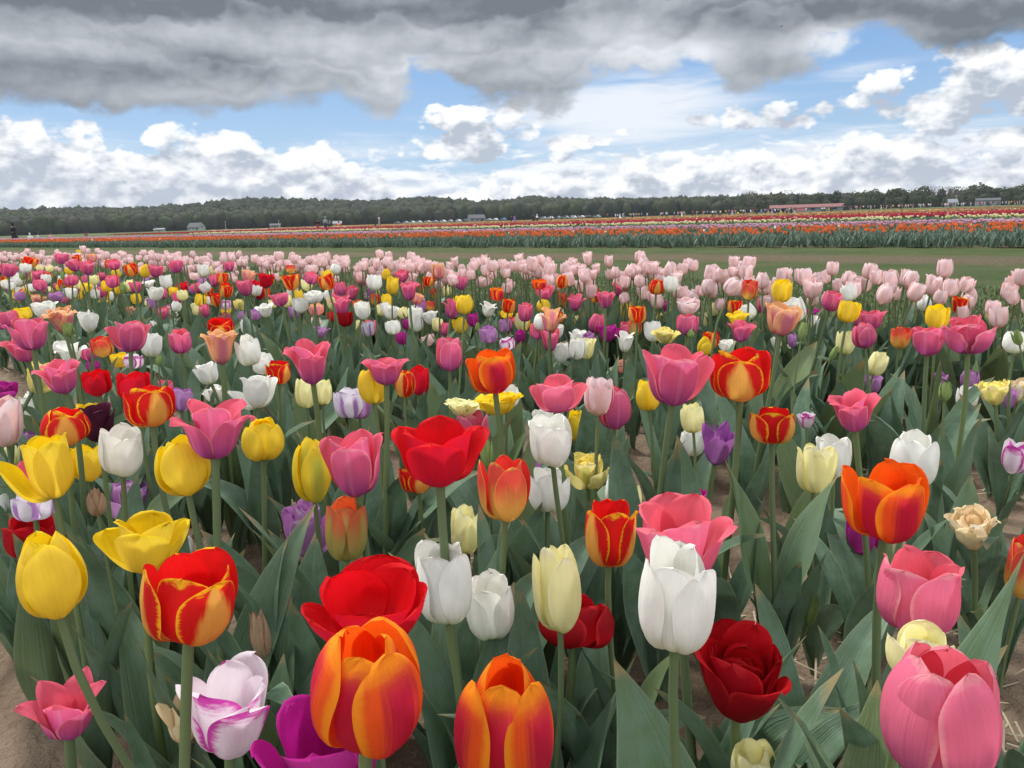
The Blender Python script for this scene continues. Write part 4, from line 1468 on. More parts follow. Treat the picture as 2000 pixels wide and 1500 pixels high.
# second bed and beyond, left part
for q in ["122,495,516,32,P,o","150,505,530,28,P,o","172,508,537,30,P,o","152,498,514,19,F,c","180,495,513,21,S,c","155,487,502,12,YG,e","58,502,524,34,F,o","17,515,541,34,P,o",
          "50,514,533,22,W,c","81,515,530,14,C,t","98,518,532,15,C,t","135,520,537,17,Y,e","229,523,543,19,Y,e","225,508,527,28,P,o","212,508,524,20,F,c","260,513,540,27,F,c","282,516,543,21,Y,e",
          "241,518,538,14,W,c","305,518,542,31,P,o","346,508,533,31,P,o","397,516,540,23,W,c","419,518,537,17,C,c","410,520,538,12,Y,c","449,510,530,24,P,o","434,532,555,24,F,c","482,527,550,29,S,o",
          "380,531,548,20,PP,c","327,537,564,26,W,c","292,548,562,29,W,f","305,560,587,33,W,o","266,550,573,26,P,o","221,538,562,27,P,c","210,548,570,23,Y,c","232,552,576,19,Y,c",
          "185,537,557,21,C,c","171,552,570,26,Y,o","186,563,584,20,W,c","153,545,565,17,C,t","141,537,558,25,P,c","140,562,585,24,W,o","113,570,591,31,L,d","79,545,567,26,P,c",
          "65,552,570,19,W,c","21,549,567,21,W,c","77,528,546,26,P,o","98,530,547,15,T,e","91,535,555,21,W,c","42,568,588,19,L,c","73,574,594,25,S,d","207,567,584,23,Y,o",
          "360,551,573,28,R,f","385,553,573,24,P,o","358,565,588,22,C,t","340,559,580,19,Y,c","408,549,570,23,W,c","440,552,581,27,F,c","482,545,578,34,P,o","508,552,586,22,R,c",
          "335,592,612,19,V,c","469,584,608,22,CY,d","441,585,606,23,V,c","255,598,618,17,S,d","301,625,641,17,W,c","244,553,572,13,G,u","45,530,548,10,G,u","123,528,548,9,G,u",
          "520,533,563,34,R,o","507,545,585,22,R,c","572,535,568,40,F,o","569,516,535,21,T,c","610,516,537,25,PP,c","606,530,555,27,P,c","601,544,568,24,C,c","643,535,567,34,F,c",
          "642,526,545,24,Y,c","653,514,536,21,W,t","667,550,577,27,P,c","707,533,559,26,P,o","732,535,567,31,W,c","766,540,575,27,Y,c","755,525,548,21,Y,e","788,528,551,29,P,o",
          "800,550,587,46,P,f","812,570,594,26,S,c","686,559,586,27,P,o","669,578,618,45,P,f","674,605,638,32,K,c","651,606,628,18,R,c","551,570,598,39,P,o","586,580,610,31,W,c","615,567,593,39,W,d",
          "522,592,620,39,W,f","533,584,602,18,C,c","620,591,616,29,S,c","614,620,642,25,PP,c","626,635,660,37,L,l","703,584,612,21,TG,t","730,572,597,21,T,c","738,563,588,19,C,c","757,572,600,23,Y,c",
          "856,513,545,27,S,t","838,537,560,23,F,c","846,562,585,21,T,c","828,552,573,18,T,c","873,556,580,18,C,t","898,538,566,24,P,c","880,585,622,44,P,f","907,574,614,37,Y,e","842,586,609,23,T,c",
          "835,580,598,18,C,c","763,596,625,33,W,o","790,598,622,22,C,c","812,600,626,31,W,c","815,612,648,31,W,c","843,606,634,32,W,o","770,624,653,32,W,c","722,625,657,27,VL,c","855,618,648,23,C,t",
          "796,622,645,20,M,c","788,646,673,25,M,c","903,618,650,31,Y,c","925,612,638,24,M,c","952,590,619,41,W,f","971,560,588,29,O,c","992,582,612,28,F,c","990,605,622,26,Y,c",
          "550,528,545,9,G,u","540,536,558,15,CY,e","528,530,546,16,C,c","725,560,580,20,L,c","690,612,634,10,W,t","573,640,655,8,G,u","933,628,650,12,G,u","715,571,590,18,L,c",
          "1054,545,565,31,O,c","1096,537,564,26,F,e","1064,557,585,39,P,o","1099,570,602,23,T,c","1122,575,607,39,P,f","1064,582,610,29,Y,e","1074,600,649,52,S,f","1018,613,646,28,C,c","1050,630,663,34,P,c",
          "1183,568,602,46,P,f","1210,550,581,37,P,f","1162,562,592,26,F,c","1281,545,576,31,F,e","1312,537,572,31,W,c","1422,537,577,38,PP,e","1462,545,585,34,T,c","1296,586,609,27,M,o",
          "1223,585,620,23,Y,e","1343,580,616,45,PP,d","1341,612,655,43,P,c","1370,610,643,28,C,c","1401,588,617,26,C,e","1434,585,615,31,F,c","1470,590,622,33,W,c","1490,580,612,26,P,c",
          "1126,615,637,18,C,e","1195,605,631,18,TG,t","1272,605,640,31,CY,p","1240,625,656,29,TG,c","1128,642,679,31,W,o","1220,648,688,45,W,f","1150,648,680,29,L,d","1411,582,610,20,PP,c",
          "1085,632,662,40,W,o","1205,640,660,22,M,c","1350,640,662,18,G,u","1505,575,600,24,P,c","1490,545,575,26,PP,c"]:
    a = q.split(',')
    T(int(a[0]), int(a[1]), int(a[2]), int(a[3]), a[4], a[5])

# pale pink row along the far edge of the near bed
g = random.Random(21)
PALE = []
s = -0.9
while s < 13.5:
    s += 1 / (62 if s < 1.2 else 84 if s < 3.5 else 66 if s < 7 else 46)
    if s < 1.2 and vnoise(s * 6.0, 3.3) < 0.22:
        continue
    n = g.uniform(2.66, 3.12)
    p = sn(s + g.gauss(0, .03), n)
    zm = .468 + .035 * min(1, max(0, (s - .4) / 2.0))
    z = g.choice([g.gauss(zm, .022), g.gauss(zm, .022), g.uniform(zm - .10, zm - .02)])
    PALE.append((p.x, p.y, z, g.uniform(.037, .053)))

IND = []            # every near tulip as (base point, W, Hh, entry)


def solve(h):
    f = FORM[h['f']]
    W = h.get('W', f['W'])
    r = ray(h['x'], h['y1'])
    d = W * FPX / h['w']
    far = h['y1'] < 700
    zlo, zhi = (.20, .50) if not far else (.30, .545)
    if h['f'] == 'u' or h['w'] < 16:
        zlo = .15
    z = CAMZ + d * r.z
    if r.z < -0.01:
        if z > zhi:
            d = (zhi - CAMZ) / r.z
        elif z < zlo:
            d = (zlo - CAMZ) / r.z
    W = .93 * h['w'] * d / FPX
    p = Vector((0, 0, CAMZ)) + r * d
    hp = (h['y1'] - h['y0']) * d / FPX
    e = math.asin(min(.9, -r.normalized().z)) if r.z < 0 else 0
    ko = .30 if h['f'] in 'ertcu' else .55
    Hh = .93 * max(.62 * hp, (hp - W * ko * math.sin(e)) / math.cos(e))
    return p, W, Hh, d


g = random.Random(5)
for h in H:
    p, W, Hh, d = solve(h)
    IND.append(dict(p=p, W=W, Hh=Hh, d=d, c=h['c'], f=h['f'], h=h, area=h['w'] * (h['y1'] - h['y0'])))
for (x, y, z, W) in PALE:
    d = y * math.cos(PITCH) + (CAMZ - z) * math.sin(PITCH)
    Hh = W * g.uniform(1.05, 1.3)
    px = 1000 + FPX * x / d
    ar = (W * FPX / d) * (Hh * FPX / d) if -10 < px < 2010 else 0
    IND.append(dict(p=Vector((x, y, z)), W=W, Hh=Hh, d=d, c='PP', f=g.choice('cctceo'), h=None, area=ar))
# small extra blooms between the listed ones in the second bed, far left
for i in range(190):
    s, n = 1.2 + 8.5 * g.random() ** .8, g.uniform(1.9, 2.68)
    p = sn(s, n, g.uniform(.26, .41))
    d = p.y * math.cos(PITCH) + (CAMZ - p.z) * math.sin(PITCH)
    W = g.uniform(.045, .065)
    IND.append(dict(p=p, W=W, Hh=W * g.uniform(.95, 1.25), d=d, c=g.choice(['W', 'P', 'Y', 'C', 'L', 'P', 'F', 'W']), f=g.choice('ccoe'), h=None, area=0))
IND.sort(key=lambda q: -q['area'])

WORD = {'Y': 'yellow', 'YG': 'greenish yellow', 'W': 'white', 'C': 'cream', 'P': 'pink', 'PS': 'salmon pink', 'R': 'red', 'O': 'orange', 'F': 'red and yellow flamed',
        'T': 'coral and yellow', 'TG': 'coral and green', 'L': 'lilac', 'LP': 'purple', 'M': 'magenta', 'PP': 'pale pink', 'S': 'apricot', 'B': 'maroon', 'G': 'green',
        'BR': 'brownish', 'V': 'white and purple', 'VL': 'white and lilac', 'K': 'dark red', 'CY': 'pale yellow', 'CO': 'ivory'}
SHAPE = {'e': 'closed ', 'r': 'rounded ', 'c': '', 't': 'upright ', 'o': 'open ', 'f': 'flared ', 'l': 'pointed ', 'b': 'wide open ', 'd': 'double ', 'p': 'ruffled ', 'u': ''}
LMK = [(115, 1120, 'the nearest yellow tulip'), (715, 1320, 'the largest orange tulip'), (860, 870, 'the big open red tulip'), (368, 910, 'the round yellow tulip'),
       (615, 915, 'the greenish yellow tulip'), (968, 720, 'the orange tulip at the centre'), (1312, 730, 'the tall pink tulip'), (1445, 730, 'the tall flamed tulip'),
       (1725, 970, 'the orange tulip at right'), (255, 655, 'the pink tulip stretching a petal left'), (434, 675, 'the apricot pink tulip'),
       (612, 705, 'the flared pink tulip'), (65, 655, 'the pink pair at the left edge'), (878, 690, 'the upright pink tulip'), (1523, 620, 'the apricot tulip at right'),
       (1525, 567, 'the tall yellow tulip'), (1810, 665, 'the pink tulip by the double'), (1670, 800, 'the pink star-like tulip'), (643, 551, 'the round flamed tulip'),
       (572, 551, 'the flared flamed tulip'), (669, 598, 'the large flared pink tulip'), (907, 594, 'the yellow tulip left of centre orange'),
       (1183, 585, 'the flared pink pair'), (1312, 555, 'the white tulip before the pale row'), (305, 573, 'the open white tulip at left'),
       (260, 527, 'the flamed tulip at left'), (58, 513, 'the flamed tulip at far left'), (1074, 624, 'the apricot tulip with curled petals'), (800, 568, 'the flared pink tulip left of centre'),
       (1187, 650, 'the open magenta tulip'), (1845, 763, 'the green bud at right'), (1945, 766, 'the ruffled yellow tulip'), (355, 665, 'the pink tulip over bare soil'),
       (128, 735, 'the spreading pink tulip'), (684, 785, 'the white and lilac tulip'), (195, 825, 'the maroon tulip'), (1341, 634, 'the deep pink tulip'), (90, 605, 'the open white tulip at far left')]
DIRN = ['right of', 'above and right of', 'above', 'above and left of', 'left of', 'below and left of', 'below', 'below and right of']


def sector(dx, dy):
    return int(round(math.degrees(math.atan2(-dy, dx)) / 45)) % 8


def auto_label(q, pool):
    h = q['h']
    cx, cy = h['x'], (h['y0'] + h['y1']) / 2
    best = None
    for (lx, ly, nm) in LMK:
        dist = math.hypot(cx - lx, cy - ly)
        if dist < 14 or dist > 420:
            continue
        sct = sector(cx - lx, cy - ly)
        rank = 1 + sum(1 for o in pool if o is not q and WORD[o['c']] == WORD[q['c']]
                       and sector(o['h']['x'] - lx, (o['h']['y0'] + o['h']['y1']) / 2 - ly) == sct
                       and math.hypot(o['h']['x'] - lx, (o['h']['y0'] + o['h']['y1']) / 2 - ly) < dist)
        sc = rank * 260 + dist
        if best is None or sc < best[0]:
            best = (sc, rank, sct, nm)
    _, rank, sct, nm = best
    o = {1: 'nearest ', 2: 'second nearest ', 3: 'third nearest ', 4: 'fourth nearest '}.get(rank, 'farther ')
    what = 'closed green tulip bud' if h['f'] == 'u' else SHAPE[h['f']] + WORD[q['c']] + ' tulip'
    lab = o + what + ' ' + DIRN[sct] + ' ' + nm
    return lab if len(lab.split()) <= 15 else lab.replace(SHAPE[h['f']], '', 1)


listed = [q for q in IND[:300] if q['h']]
_hb = np.array([(q['h']['x'], q['h']['y0'], q['h']['y1'], q['h']['w'], q['d']) for q in IND if q['h'] and q['h']['w'] > 20], float)
_r3, _u3, _f3 = np.array(CR), np.array(CU), np.array(Fv)


def hides(V, M):
    """would this leaf stand in front of a bloom the photograph shows"""
    P = xf(V[::4], M) - np.array([0, 0, CAMZ])
    dd = P @ _f3
    if dd.min() < .12:
        return True
    if dd.min() > 3.2:
        return False
    x = 1000 + FPX * (P @ _r3) / dd
    y = 750 - FPX * (P @ _u3) / dd
    ins = (np.abs(x[:, None] - _hb[None, :, 0]) < _hb[None, :, 3] * .46) & (y[:, None] > _hb[None, :, 1]) & (y[:, None] < _hb[None, :, 2]) & (dd[:, None] < _hb[None, :, 4] - .01)
    return bool(ins.sum() > 1)


seen_labels = set()


def make_tulip(q, g, individual):
    h = q['h'] or {}
    p, W, Hh, d = q['p'], q['W'], q['Hh'], q['d']
    f = q['f']
    a = R(h['a']) if 'a' in h else R(g.gauss(0, 7) if (g.random() > .12 or h.get('label')) else g.gauss(0, 18)) * (.6 if h.get('label') else 1)
    b = R(h['b']) if 'b' in h else R(g.gauss(2, 5))
    tow = Vector((-p.x, -p.y, 0)).normalized()
    rgt = Vector((-tow.y, tow.x, 0))
    axis = (Vector((0, 0, 1)) + rgt * math.tan(a) + tow * math.tan(b)).normalized()
    fx = (tow - axis * tow.dot(axis)).normalized()
    fy = axis.cross(fx)
    FM = Matrix((( fx.x, fy.x, axis.x, p.x), (fx.y, fy.y, axis.y, p.y), (fx.z, fy.z, axis.z, p.z), (0, 0, 0, 1)))
    rot = h.get('rot', g.choice([0, 60]) + g.uniform(-28, 28))
    sd = h.get('sd', g.gauss(0, .018))
    foot = Vector((p.x, p.y, 0)) + rgt * (sd - .10 * math.sin(a)) + tow * (g.gauss(-.012, .015) - .08 * math.sin(b))
    foot.z = ground_z(foot.x, foot.y)
    px_w = W * FPX / d
    lod = 0 if px_w > 62 else 1 if px_w > 21 else 2
    rad = .0041 * (1.0 if f != 'u' else .75) * min(1.15, max(.72, W / .06))
    mats = flower_matrices(f, W, Hh, rot, g, h.get('o', {}))
    var = h.get('var', g.randrange(5 if lod < 2 else 3))
    ck = q['c']
    stem = stem_arrays(foot, p + axis * (.012 * Hh / .06), axis, rad, 7 if lod == 0 else 5, 9 if lod == 0 else 6)
    nl = (3 if px_w > 60 else 3 if px_w > 30 else 2) if d < 4.2 else 2
    if f == 'u':
        nl = 2
    leaves = []
    ph = g.uniform(0, 6.28)
    for k in range(nl):
        L = g.uniform(.22, .36) * min(1.0, max(.6, p.z / .42)) * (1.12 if k == 0 else 1)
        az = ph + k * 6.28 / nl + g.gauss(0, .4)
        for tr in range(7):
            lf = (g.randrange(NLEAF), Matrix.Translation(foot + Vector((0, 0, .01 + .02 * k))) @ Matrix.Rotation(az, 4, 'Z') @ Matrix.Diagonal((L, L * g.uniform(.85, 1.2), L, 1)))
            if not hides(LEAF_LO[lf[0]][0], lf[1]):
                leaves.append(lf)
                break
            az += g.uniform(.6, 1.5)
            L *= .9
    if individual:
        t = empty('tulip', foot)
        inv = Matrix.Translation(-foot)
        for ring, M in mats:
            mk = 'FI' if (ck == 'F' and ring >= 1) else ck
            o = bpy.data.objects.new('petal', petal_mesh(f, ring, var, lod, mk))
            COL.objects.link(o)
            o.parent = t
            o.matrix_basis = inv @ FM @ M
        V, F = stem
        mesh_obj('stem', npmesh('stem', V - np.array(foot), F, (M_STEM,)), t)
        for k, M in leaves:
            o = bpy.data.objects.new('leaf', (LEAF_ME if d < 2.6 else LEAF_ME_LO)[k])
            COL.objects.link(o)
            o.parent = t
            o.matrix_basis = inv @ M
        if q['h'] is None:
            lab, grp = 'pale pink tulip in the dense row along the far edge of the near bed', 'pale pink tulips of the edge row'
        else:
            lab = h['label'] or auto_label(q, listed)
            grp = WORD[ck] + ' tulips in the mixed bed'
            while lab in seen_labels:
                lab = lab.replace('nearest ', 'next nearest ') if 'nearest' in lab and 'next' not in lab else 'another ' + lab
            seen_labels.add(lab)
        tag(t, lab, 'tulip', grp)
    else:
        for ring, M in mats:
            mk = 'FI' if (ck == 'F' and ring >= 1) else ck
            V, F, U = petal_arr(f, ring, var, lod)
            JT.add(xf(V, FM @ M), F, U, PM_KEYS.index(mk))
        V, F = stem
        JT.add(V, F, None, len(PM_KEYS))
        for k, M in leaves:
            V, F, U = LEAF_LO[k]
            JF.add(xf(V, M), F, U, 0, g.random())


JF = Joiner([M_LEAF_STUFF])
g = random.Random(77)
for i, q in enumerate(IND):
    make_tulip(q, g, i < 300)
JT.obj('tulips')

# ------------------------------------------------------------------ leafy plants that carry no flower
g = random.Random(9)
near = []
for (n0, n1), sp, s0, s1 in (((.44, .98), .15, -1.4, 2.4), ((1.40, 2.08), .15, -1.2, 6.0), (BEDS[3], .15, -1.2, 13.5), (BEDS[0], .18, -1.0, 1.2)):
    s = s0
    while s < s1:
        n = n0
        while n < n1:
            p = sn(s + g.uniform(-.5, .5) * sp, n + g.uniform(-.5, .5) * sp)
            n += sp * g.uniform(.8, 1.2)
            if fbm(p.x * 2.6 + 9, p.y * 2.6, 2) < .46:
                continue
            if p.y < 0.15:
                continue
            if abs(p.x / p.y) > .9:
                continue
            # keep clear of the lens
            if p.length < .42:
                continue
            near.append((p.length, p))
        s += sp * g.uniform(.8, 1.2)
near.sort(key=lambda q: q[0])
k_ind = 0
for d, p in near:
    p.z = ground_z(p.x, p.y)
    nl = g.choice([3, 4, 4]) if d < 5 else 3
    ph = g.uniform(0, 6.28)
    Ms = []
    hmax = .33 if d > .75 else .26
    for k in range(nl):
        L = g.uniform(.18, hmax)
        az = ph + k * 6.28 / nl + g.gauss(0, .4)
        for tr in range(7):
            lf = (g.randrange(NLEAF), Matrix.Translation((0, 0, .01)) @ Matrix.Rotation(az, 4, 'Z') @ Matrix.Diagonal((L, L * g.uniform(.85, 1.25), L, 1)))
            if not hides(LEAF_LO[lf[0]][0], Matrix.Translation(p) @ lf[1]):
                Ms.append(lf)
                break
            az += g.uniform(.6, 1.5)
            L *= .88
    if not Ms:
        continue
    visible = abs(p.x) < .70 * p.y + .12 and p.y > .55
    if visible and k_ind < 150 and d < 2.8:
        k_ind += 1
        t = empty('tulip_plant', p, 0, 'leafy tulip plant without a flower, filling the gap between blooming tulips', 'plant', 'flowerless tulip plants in the near bed')
        for k, M in Ms:
            o = bpy.data.objects.new('leaf', LEAF_ME[k])
            COL.objects.link(o)
            o.parent = t
            o.matrix_basis = M
    else:
        for k, M in Ms:
            V, F, U = (LEAF_HI if d < 2.2 else LEAF_LO)[k]
            JF.add(xf(V, Matrix.Translation(p) @ M), F, U, 0, g.random())
JF.obj('tulip_foliage')

# ------------------------------------------------------------------ grass beyond the bed, straw on the soil
def at_sn(s, n, z):
    return np.stack([US.x * s + UN.x * n, US.y * s + UN.y * n, np.full(len(s), z)], 1)


k = 26000
blades(at_sn(rng.uniform(-1.5, 14, k), 3.22 + 2.2 * rng.random(k) ** 1.5, 0.0), rng.uniform(.03, .11, k), .005, 'grass', (0.070, 0.115, 0.035), (0.12, 0.165, 0.06), 0.6)
k = 30000
blades(at_sn(rng.uniform(-4, 14, k), rng.uniform(5.0, 8.5, k), 0.0), rng.uniform(.02, .04, k), .006, 'grass', (0.075, 0.115, 0.040), (0.11, 0.145, 0.06), 0.9)
M_STRAW = plain('straw', (0.36, 0.30, 0.20), 0.8, 0.3, 20)
k = 2600
gap = np.where(rng.random(k) < .45, rng.uniform(1.05, 1.36, k), np.where(rng.random(k) < .6, rng.uniform(2.12, 2.48, k), rng.uniform(.1, 3.4, k)))
ss = rng.uniform(-1.5, 7, k)
x, y = US.x * ss + UN.x * gap, US.y * ss + UN.y * gap
z = bed_height(gap) + .012 + .01 * rng.random(k)
an = rng.random(k) * 6.28
L, w = rng.uniform(.012, .05, k), .0016
dx_, dy_ = np.cos(an) * L, np.sin(an) * L
ex, ey = -np.sin(an) * w, np.cos(an) * w
dzs = rng.uniform(-.006, .006, k)
V = np.stack([np.stack([x - dx_ - ex, y - dy_ - ey, z - dzs], 1), np.stack([x + dx_ - ex, y + dy_ - ey, z + dzs], 1),
              np.stack([x + dx_ + ex, y + dy_ + ey, z + dzs], 1), np.stack([x - dx_ + ex, y - dy_ + ey, z - dzs], 1)], 1).reshape(-1, 3)
tag(mesh_obj('straw_litter', npmesh('straw_litter', V, np.arange(4 * k).reshape(-1, 4), (M_STRAW,))), kind='stuff')

# ------------------------------------------------------------------ people
M_SKIN = plain('skin', (0.50, 0.31, 0.22), 0.6, 0.05)
CLOTH = {'black': (0.015, 0.015, 0.018), 'white': (0.78, 0.78, 0.78), 'navy': (0.03, 0.05, 0.12), 'grey': (0.28, 0.29, 0.31), 'pink': (0.66, 0.34, 0.38), 'lilac': (0.45, 0.40, 0.62),
         'purple': (0.24, 0.12, 0.38), 'red': (0.48, 0.05, 0.07), 'yellow': (0.72, 0.50, 0.10), 'blue': (0.14, 0.24, 0.46), 'lightblue': (0.45, 0.55, 0.72), 'maroon': (0.22, 0.04, 0.07),
         'tan': (0.45, 0.34, 0.22), 'dark': (0.04, 0.04, 0.05), 'brown': (0.10, 0.06, 0.04), 'orange': (0.70, 0.22, 0.10), 'turquoise': (0.18, 0.52, 0.60), 'cream': (0.72, 0.64, 0.46)}
CM = {k: plain(k + '_cloth', v, 0.85, 0.12, 6) for k, v in CLOTH.items()}


def skin_body(joints, edges, name):
    """one continuous body grown over a skeleton"""
    me = bpy.data.meshes.new(name)
    me.from_pydata([j[:3] for j in joints], edges, [])
    o = bpy.data.objects.new(name, me)
    COL.objects.link(o)
    md = o.modifiers.new('skin', 'SKIN')
    for i, v in enumerate(me.skin_vertices[0].data if me.skin_vertices else []):
        pass
    if not me.skin_vertices:
        bpy.context.view_layer.objects.active = o
        import bmesh
        bm = bmesh.new(); bm.from_mesh(me)
        bm.verts.layers.skin.verify()
        bm.to_mesh(me); bm.free()
    for v, j in zip(me.skin_vertices[0].data, joints):
        v.radius = (j[3], j[4] if len(j) > 4 else j[3])
    me.skin_vertices[0].data[0].use_root = True
    s = o.modifiers.new('sub', 'SUBSURF')
    s.levels = s.render_levels = 1
    dg = bpy.context.evaluated_depsgraph_get()
    dg.update()
    r = bpy.data.meshes.new_from_object(o.evaluated_get(dg))
    bpy.data.objects.remove(o)
    r.name = name
    r.materials.clear()
    r.materials.append(M_SKIN)
    return r


def pose(stride=0.0, kneel=False, arm=0.0):
    """joint list: facing -Y, feet on z = 0"""
    if kneel:
        J = [(0, 0.05, .48, .14, .11), (0, .02, .68, .12, .10), (0, -.02, .92, .16, .11), (0, -.04, 1.02, .055), (0, -.08, 1.10, .07), (0, -.10, 1.22, .085, .10),
             (.2, -.02, .90, .06), (.26, -.10, .66, .045), (.16, -.30, .62, .035), (-.2, -.02, .90, .06), (-.26, -.10, .66, .045), (-.16, -.30, .62, .035),
             (.1, -.02, .44, .10), (.14, -.34, .36, .075), (.13, -.22, .07, .05), (.13, -.32, .04, .04), (-.1, .0, .42, .10), (-.13, -.20, .10, .075), (-.13, .16, .07, .05), (-.13, .26, .05, .04)]
    else:
        st = stride
        J = [(0, 0, .93, .14, .10), (0, 0, 1.13, .12, .09), (0, 0, 1.38, .17, .10), (0, 0, 1.48, .055), (0, -.01, 1.55, .07), (0, -.02, 1.66, .08, .10),
             (.20, 0, 1.37, .06), (.25, .02 - arm * .2, 1.11, .045), (.23, -.05 - arm * .35 + st * .3, .88 + arm * .3, .035),
             (-.20, 0, 1.37, .06), (-.25, .02 - arm * .2, 1.11, .045), (-.23, -.05 - arm * .35 - st * .3, .88 + arm * .3, .035),
             (.09, 0, .88, .095), (.10, -.02 - st * .4, .48, .065), (.10, .02 - st * .6, .08, .045), (.10, -.10 - st * .6, .035, .04),
             (-.09, 0, .88, .095), (-.10, -.02 + st * .3, .48, .065), (-.10, .02 + st * .85, .09, .045), (-.10, -.08 + st * .8, .035, .04)]
    E = [(0, 1), (1, 2), (2, 3), (3, 4), (4, 5), (2, 6), (6, 7), (7, 8), (2, 9), (9, 10), (10, 11), (0, 12), (12, 13), (13, 14), (14, 15), (0, 16), (16, 17), (17, 18), (18, 19)]
    return J, E


POSES = {'stand': pose(0, arm=.1), 'photo': pose(0.1, arm=1.0), 'walk': pose(.38), 'kneel': pose(kneel=True)}
BODY = {k: skin_body(*v, 'body') for k, v in POSES.items()}
CL = {}


def cloth_mesh(pk, what, mat):
    key = (pk, what, mat)
    if key in CL:
        return CL[key]
    J = POSES[pk][0]
    P = lambda i: J[i][:3]
    m = MB()
    if what == 'top':
        lo = Vector(P(0)); hi = Vector(P(3))
        m.tube([lo + (hi - lo) * t for t in (-.12, .15, .45, .78, .98)], [(.18, .125), (.165, .12), (.17, .12), (.205, .125), (.08, .08)], 10)
        for a, b, c in ((6, 7, 8), (9, 10, 11)):
            m.tube([P(a), Vector(P(a)).lerp(Vector(P(b)), .5), P(b), Vector(P(b)).lerp(Vector(P(c)), .55)], [.078, .068, .058, .05], 7)
    elif what == 'trousers':
        h = Vector(P(0))
        m.tube([h + Vector((0, 0, .10)), h, h - Vector((0, 0, .10))], [(.17, .12), (.18, .13), (.17, .13)], 10)
        for a, b, c in ((12, 13, 14), (16, 17, 18)):
            m.tube([P(a), Vector(P(a)).lerp(Vector(P(b)), .5), P(b), Vector(P(b)).lerp(Vector(P(c)), .5), P(c)], [.115, .098, .08, .066, .06], 8)
    elif what == 'skirt':
        h = Vector(P(0))
        m.tube([h + Vector((0, 0, .14)), h, h + Vector((0, .03, -.35)), h + Vector((0, .08, -.62)), h + Vector((0, .14, -.86))],
               [(.15, .12), (.19, .15), (.25, .24), (.33, .36), (.40, .50)], 14)
    elif what == 'hair':
        h = Vector(P(5))
        m.tube([h + Vector((0, .03, -.20)), h + Vector((0, .035, -.06)), h + Vector((0, .03, .03)), h + Vector((0, .02, .095)), h + Vector((0, .02, .125))],
               [(.075, .05), (.10, .085), (.098, .105), (.07, .08), (.02, .02)], 9)
    elif what == 'cap':
        h = Vector(P(5))
        m.tube([h + Vector((0, .01, .02)), h + Vector((0, .01, .08)), h + Vector((0, .01, .14))], [(.102, .115), (.098, .11), (.04, .045)], 10)
        m.box(h + Vector((0, -.16, .035)), (.15, .13, .015))
    elif what == 'backpack':
        c = Vector(P(2)) + Vector((0, .17, -.16))
        m.tube([c + Vector((0, 0, -.22)), c + Vector((0, 0, -.12)), c + Vector((0, 0, .14)), c + Vector((0, 0, .22))], [(.12, .07), (.15, .10), (.14, .09), (.08, .05)], 8)
    CL[key] = m.mesh(what, CM[mat], True)
    return CL[key]


def person(px, d, rz, pk, top, low, hair, label, group=None, cap=None, skirt=False, pack=None, hscale=1.0):
    p = hit(px, d)
    p.z = float(gz(p.x, p.y))
    t = empty('person', p, rz, label, 'person', group)
    parts = [('body', BODY[pk]), ('top', cloth_mesh(pk, 'top', top))]
    parts.append(('skirt', cloth_mesh(pk, 'skirt', low)) if skirt else ('trousers', cloth_mesh(pk, 'trousers', low)))
    parts.append(('hair', cloth_mesh(pk, 'hair', hair)))
    if cap:
        parts.append(('cap', cloth_mesh(pk, 'cap', cap)))
    if pack:
        parts.append(('backpack', cloth_mesh(pk, 'backpack', pack)))
    for nm, me in parts:
        o = mesh_obj(nm, me, t)
        o.scale = (hscale,) * 3
    return t


VIS = 'visitors in the tulip fields'
HALF = math.pi / 2
person(27, 72, -HALF, 'walk', 'black', 'black', 'black', 'person in long flared black dress and black cap walking at the far left', VIS, cap='black', skirt=True)
person(58, 66, 0.4, 'kneel', 'white', 'grey', 'white', 'person crouching in white behind the orange row, right of the black dress', VIS, cap='white', hscale=.62)
person(73, 66, 2.2, 'kneel', 'lightblue', 'dark', 'brown', 'person crouching in pale blue shirt behind the orange row', VIS, hscale=.62)
person(98, 70, 1.2, 'kneel', 'pink', 'pink', 'dark', 'dark haired person crouching in pink among the flower rows at left', VIS, hscale=.62)
person(167, 88, 1.0, 'kneel', 'maroon', 'dark', 'brown', 'person crouching in maroon behind the pink row at left', VIS, hscale=.62)
person(620, 118, 3.0, 'stand', 'black', 'maroon', 'brown', 'person in black left of the man in turquoise cap', VIS)
person(636, 106, 0.4, 'stand', 'grey', 'navy', 'dark', 'tall person in turquoise cap and grey top', VIS, cap='turquoise', hscale=1.06)
person(644, 106, 0.9, 'kneel', 'black', 'black', 'grey', 'person in black crouching beside the turquoise capped one', VIS)
person(661, 112, 2.6, 'kneel', 'orange', 'pink', 'brown', 'person in orange crouching near the small pale tent', VIS)
person(741, 128, -1.2, 'walk', 'grey', 'grey', 'white', 'person in grey with white cap leaning over a dark stroller', VIS, cap='white')
person(998, 160, 2.0, 'stand', 'black', 'black', 'dark', 'person in black beside the one in purple', VIS)
person(1005, 162, 2.6, 'stand', 'purple', 'purple', 'dark', 'person in purple coat beside the one in black', VIS, skirt=True)
person(1043, 156, 1.5, 'walk', 'black', 'black', 'dark', 'person in wide black skirt walking before the white shirted one', VIS, skirt=True)
person(1049, 158, 2.4, 'stand', 'white', 'black', 'white', 'person in white shirt close to the black skirted one', VIS)
person(1077, 172, 1.5, 'kneel', 'dark', 'dark', 'brown', 'person in dark clothes crouching right of the black skirt', VIS)
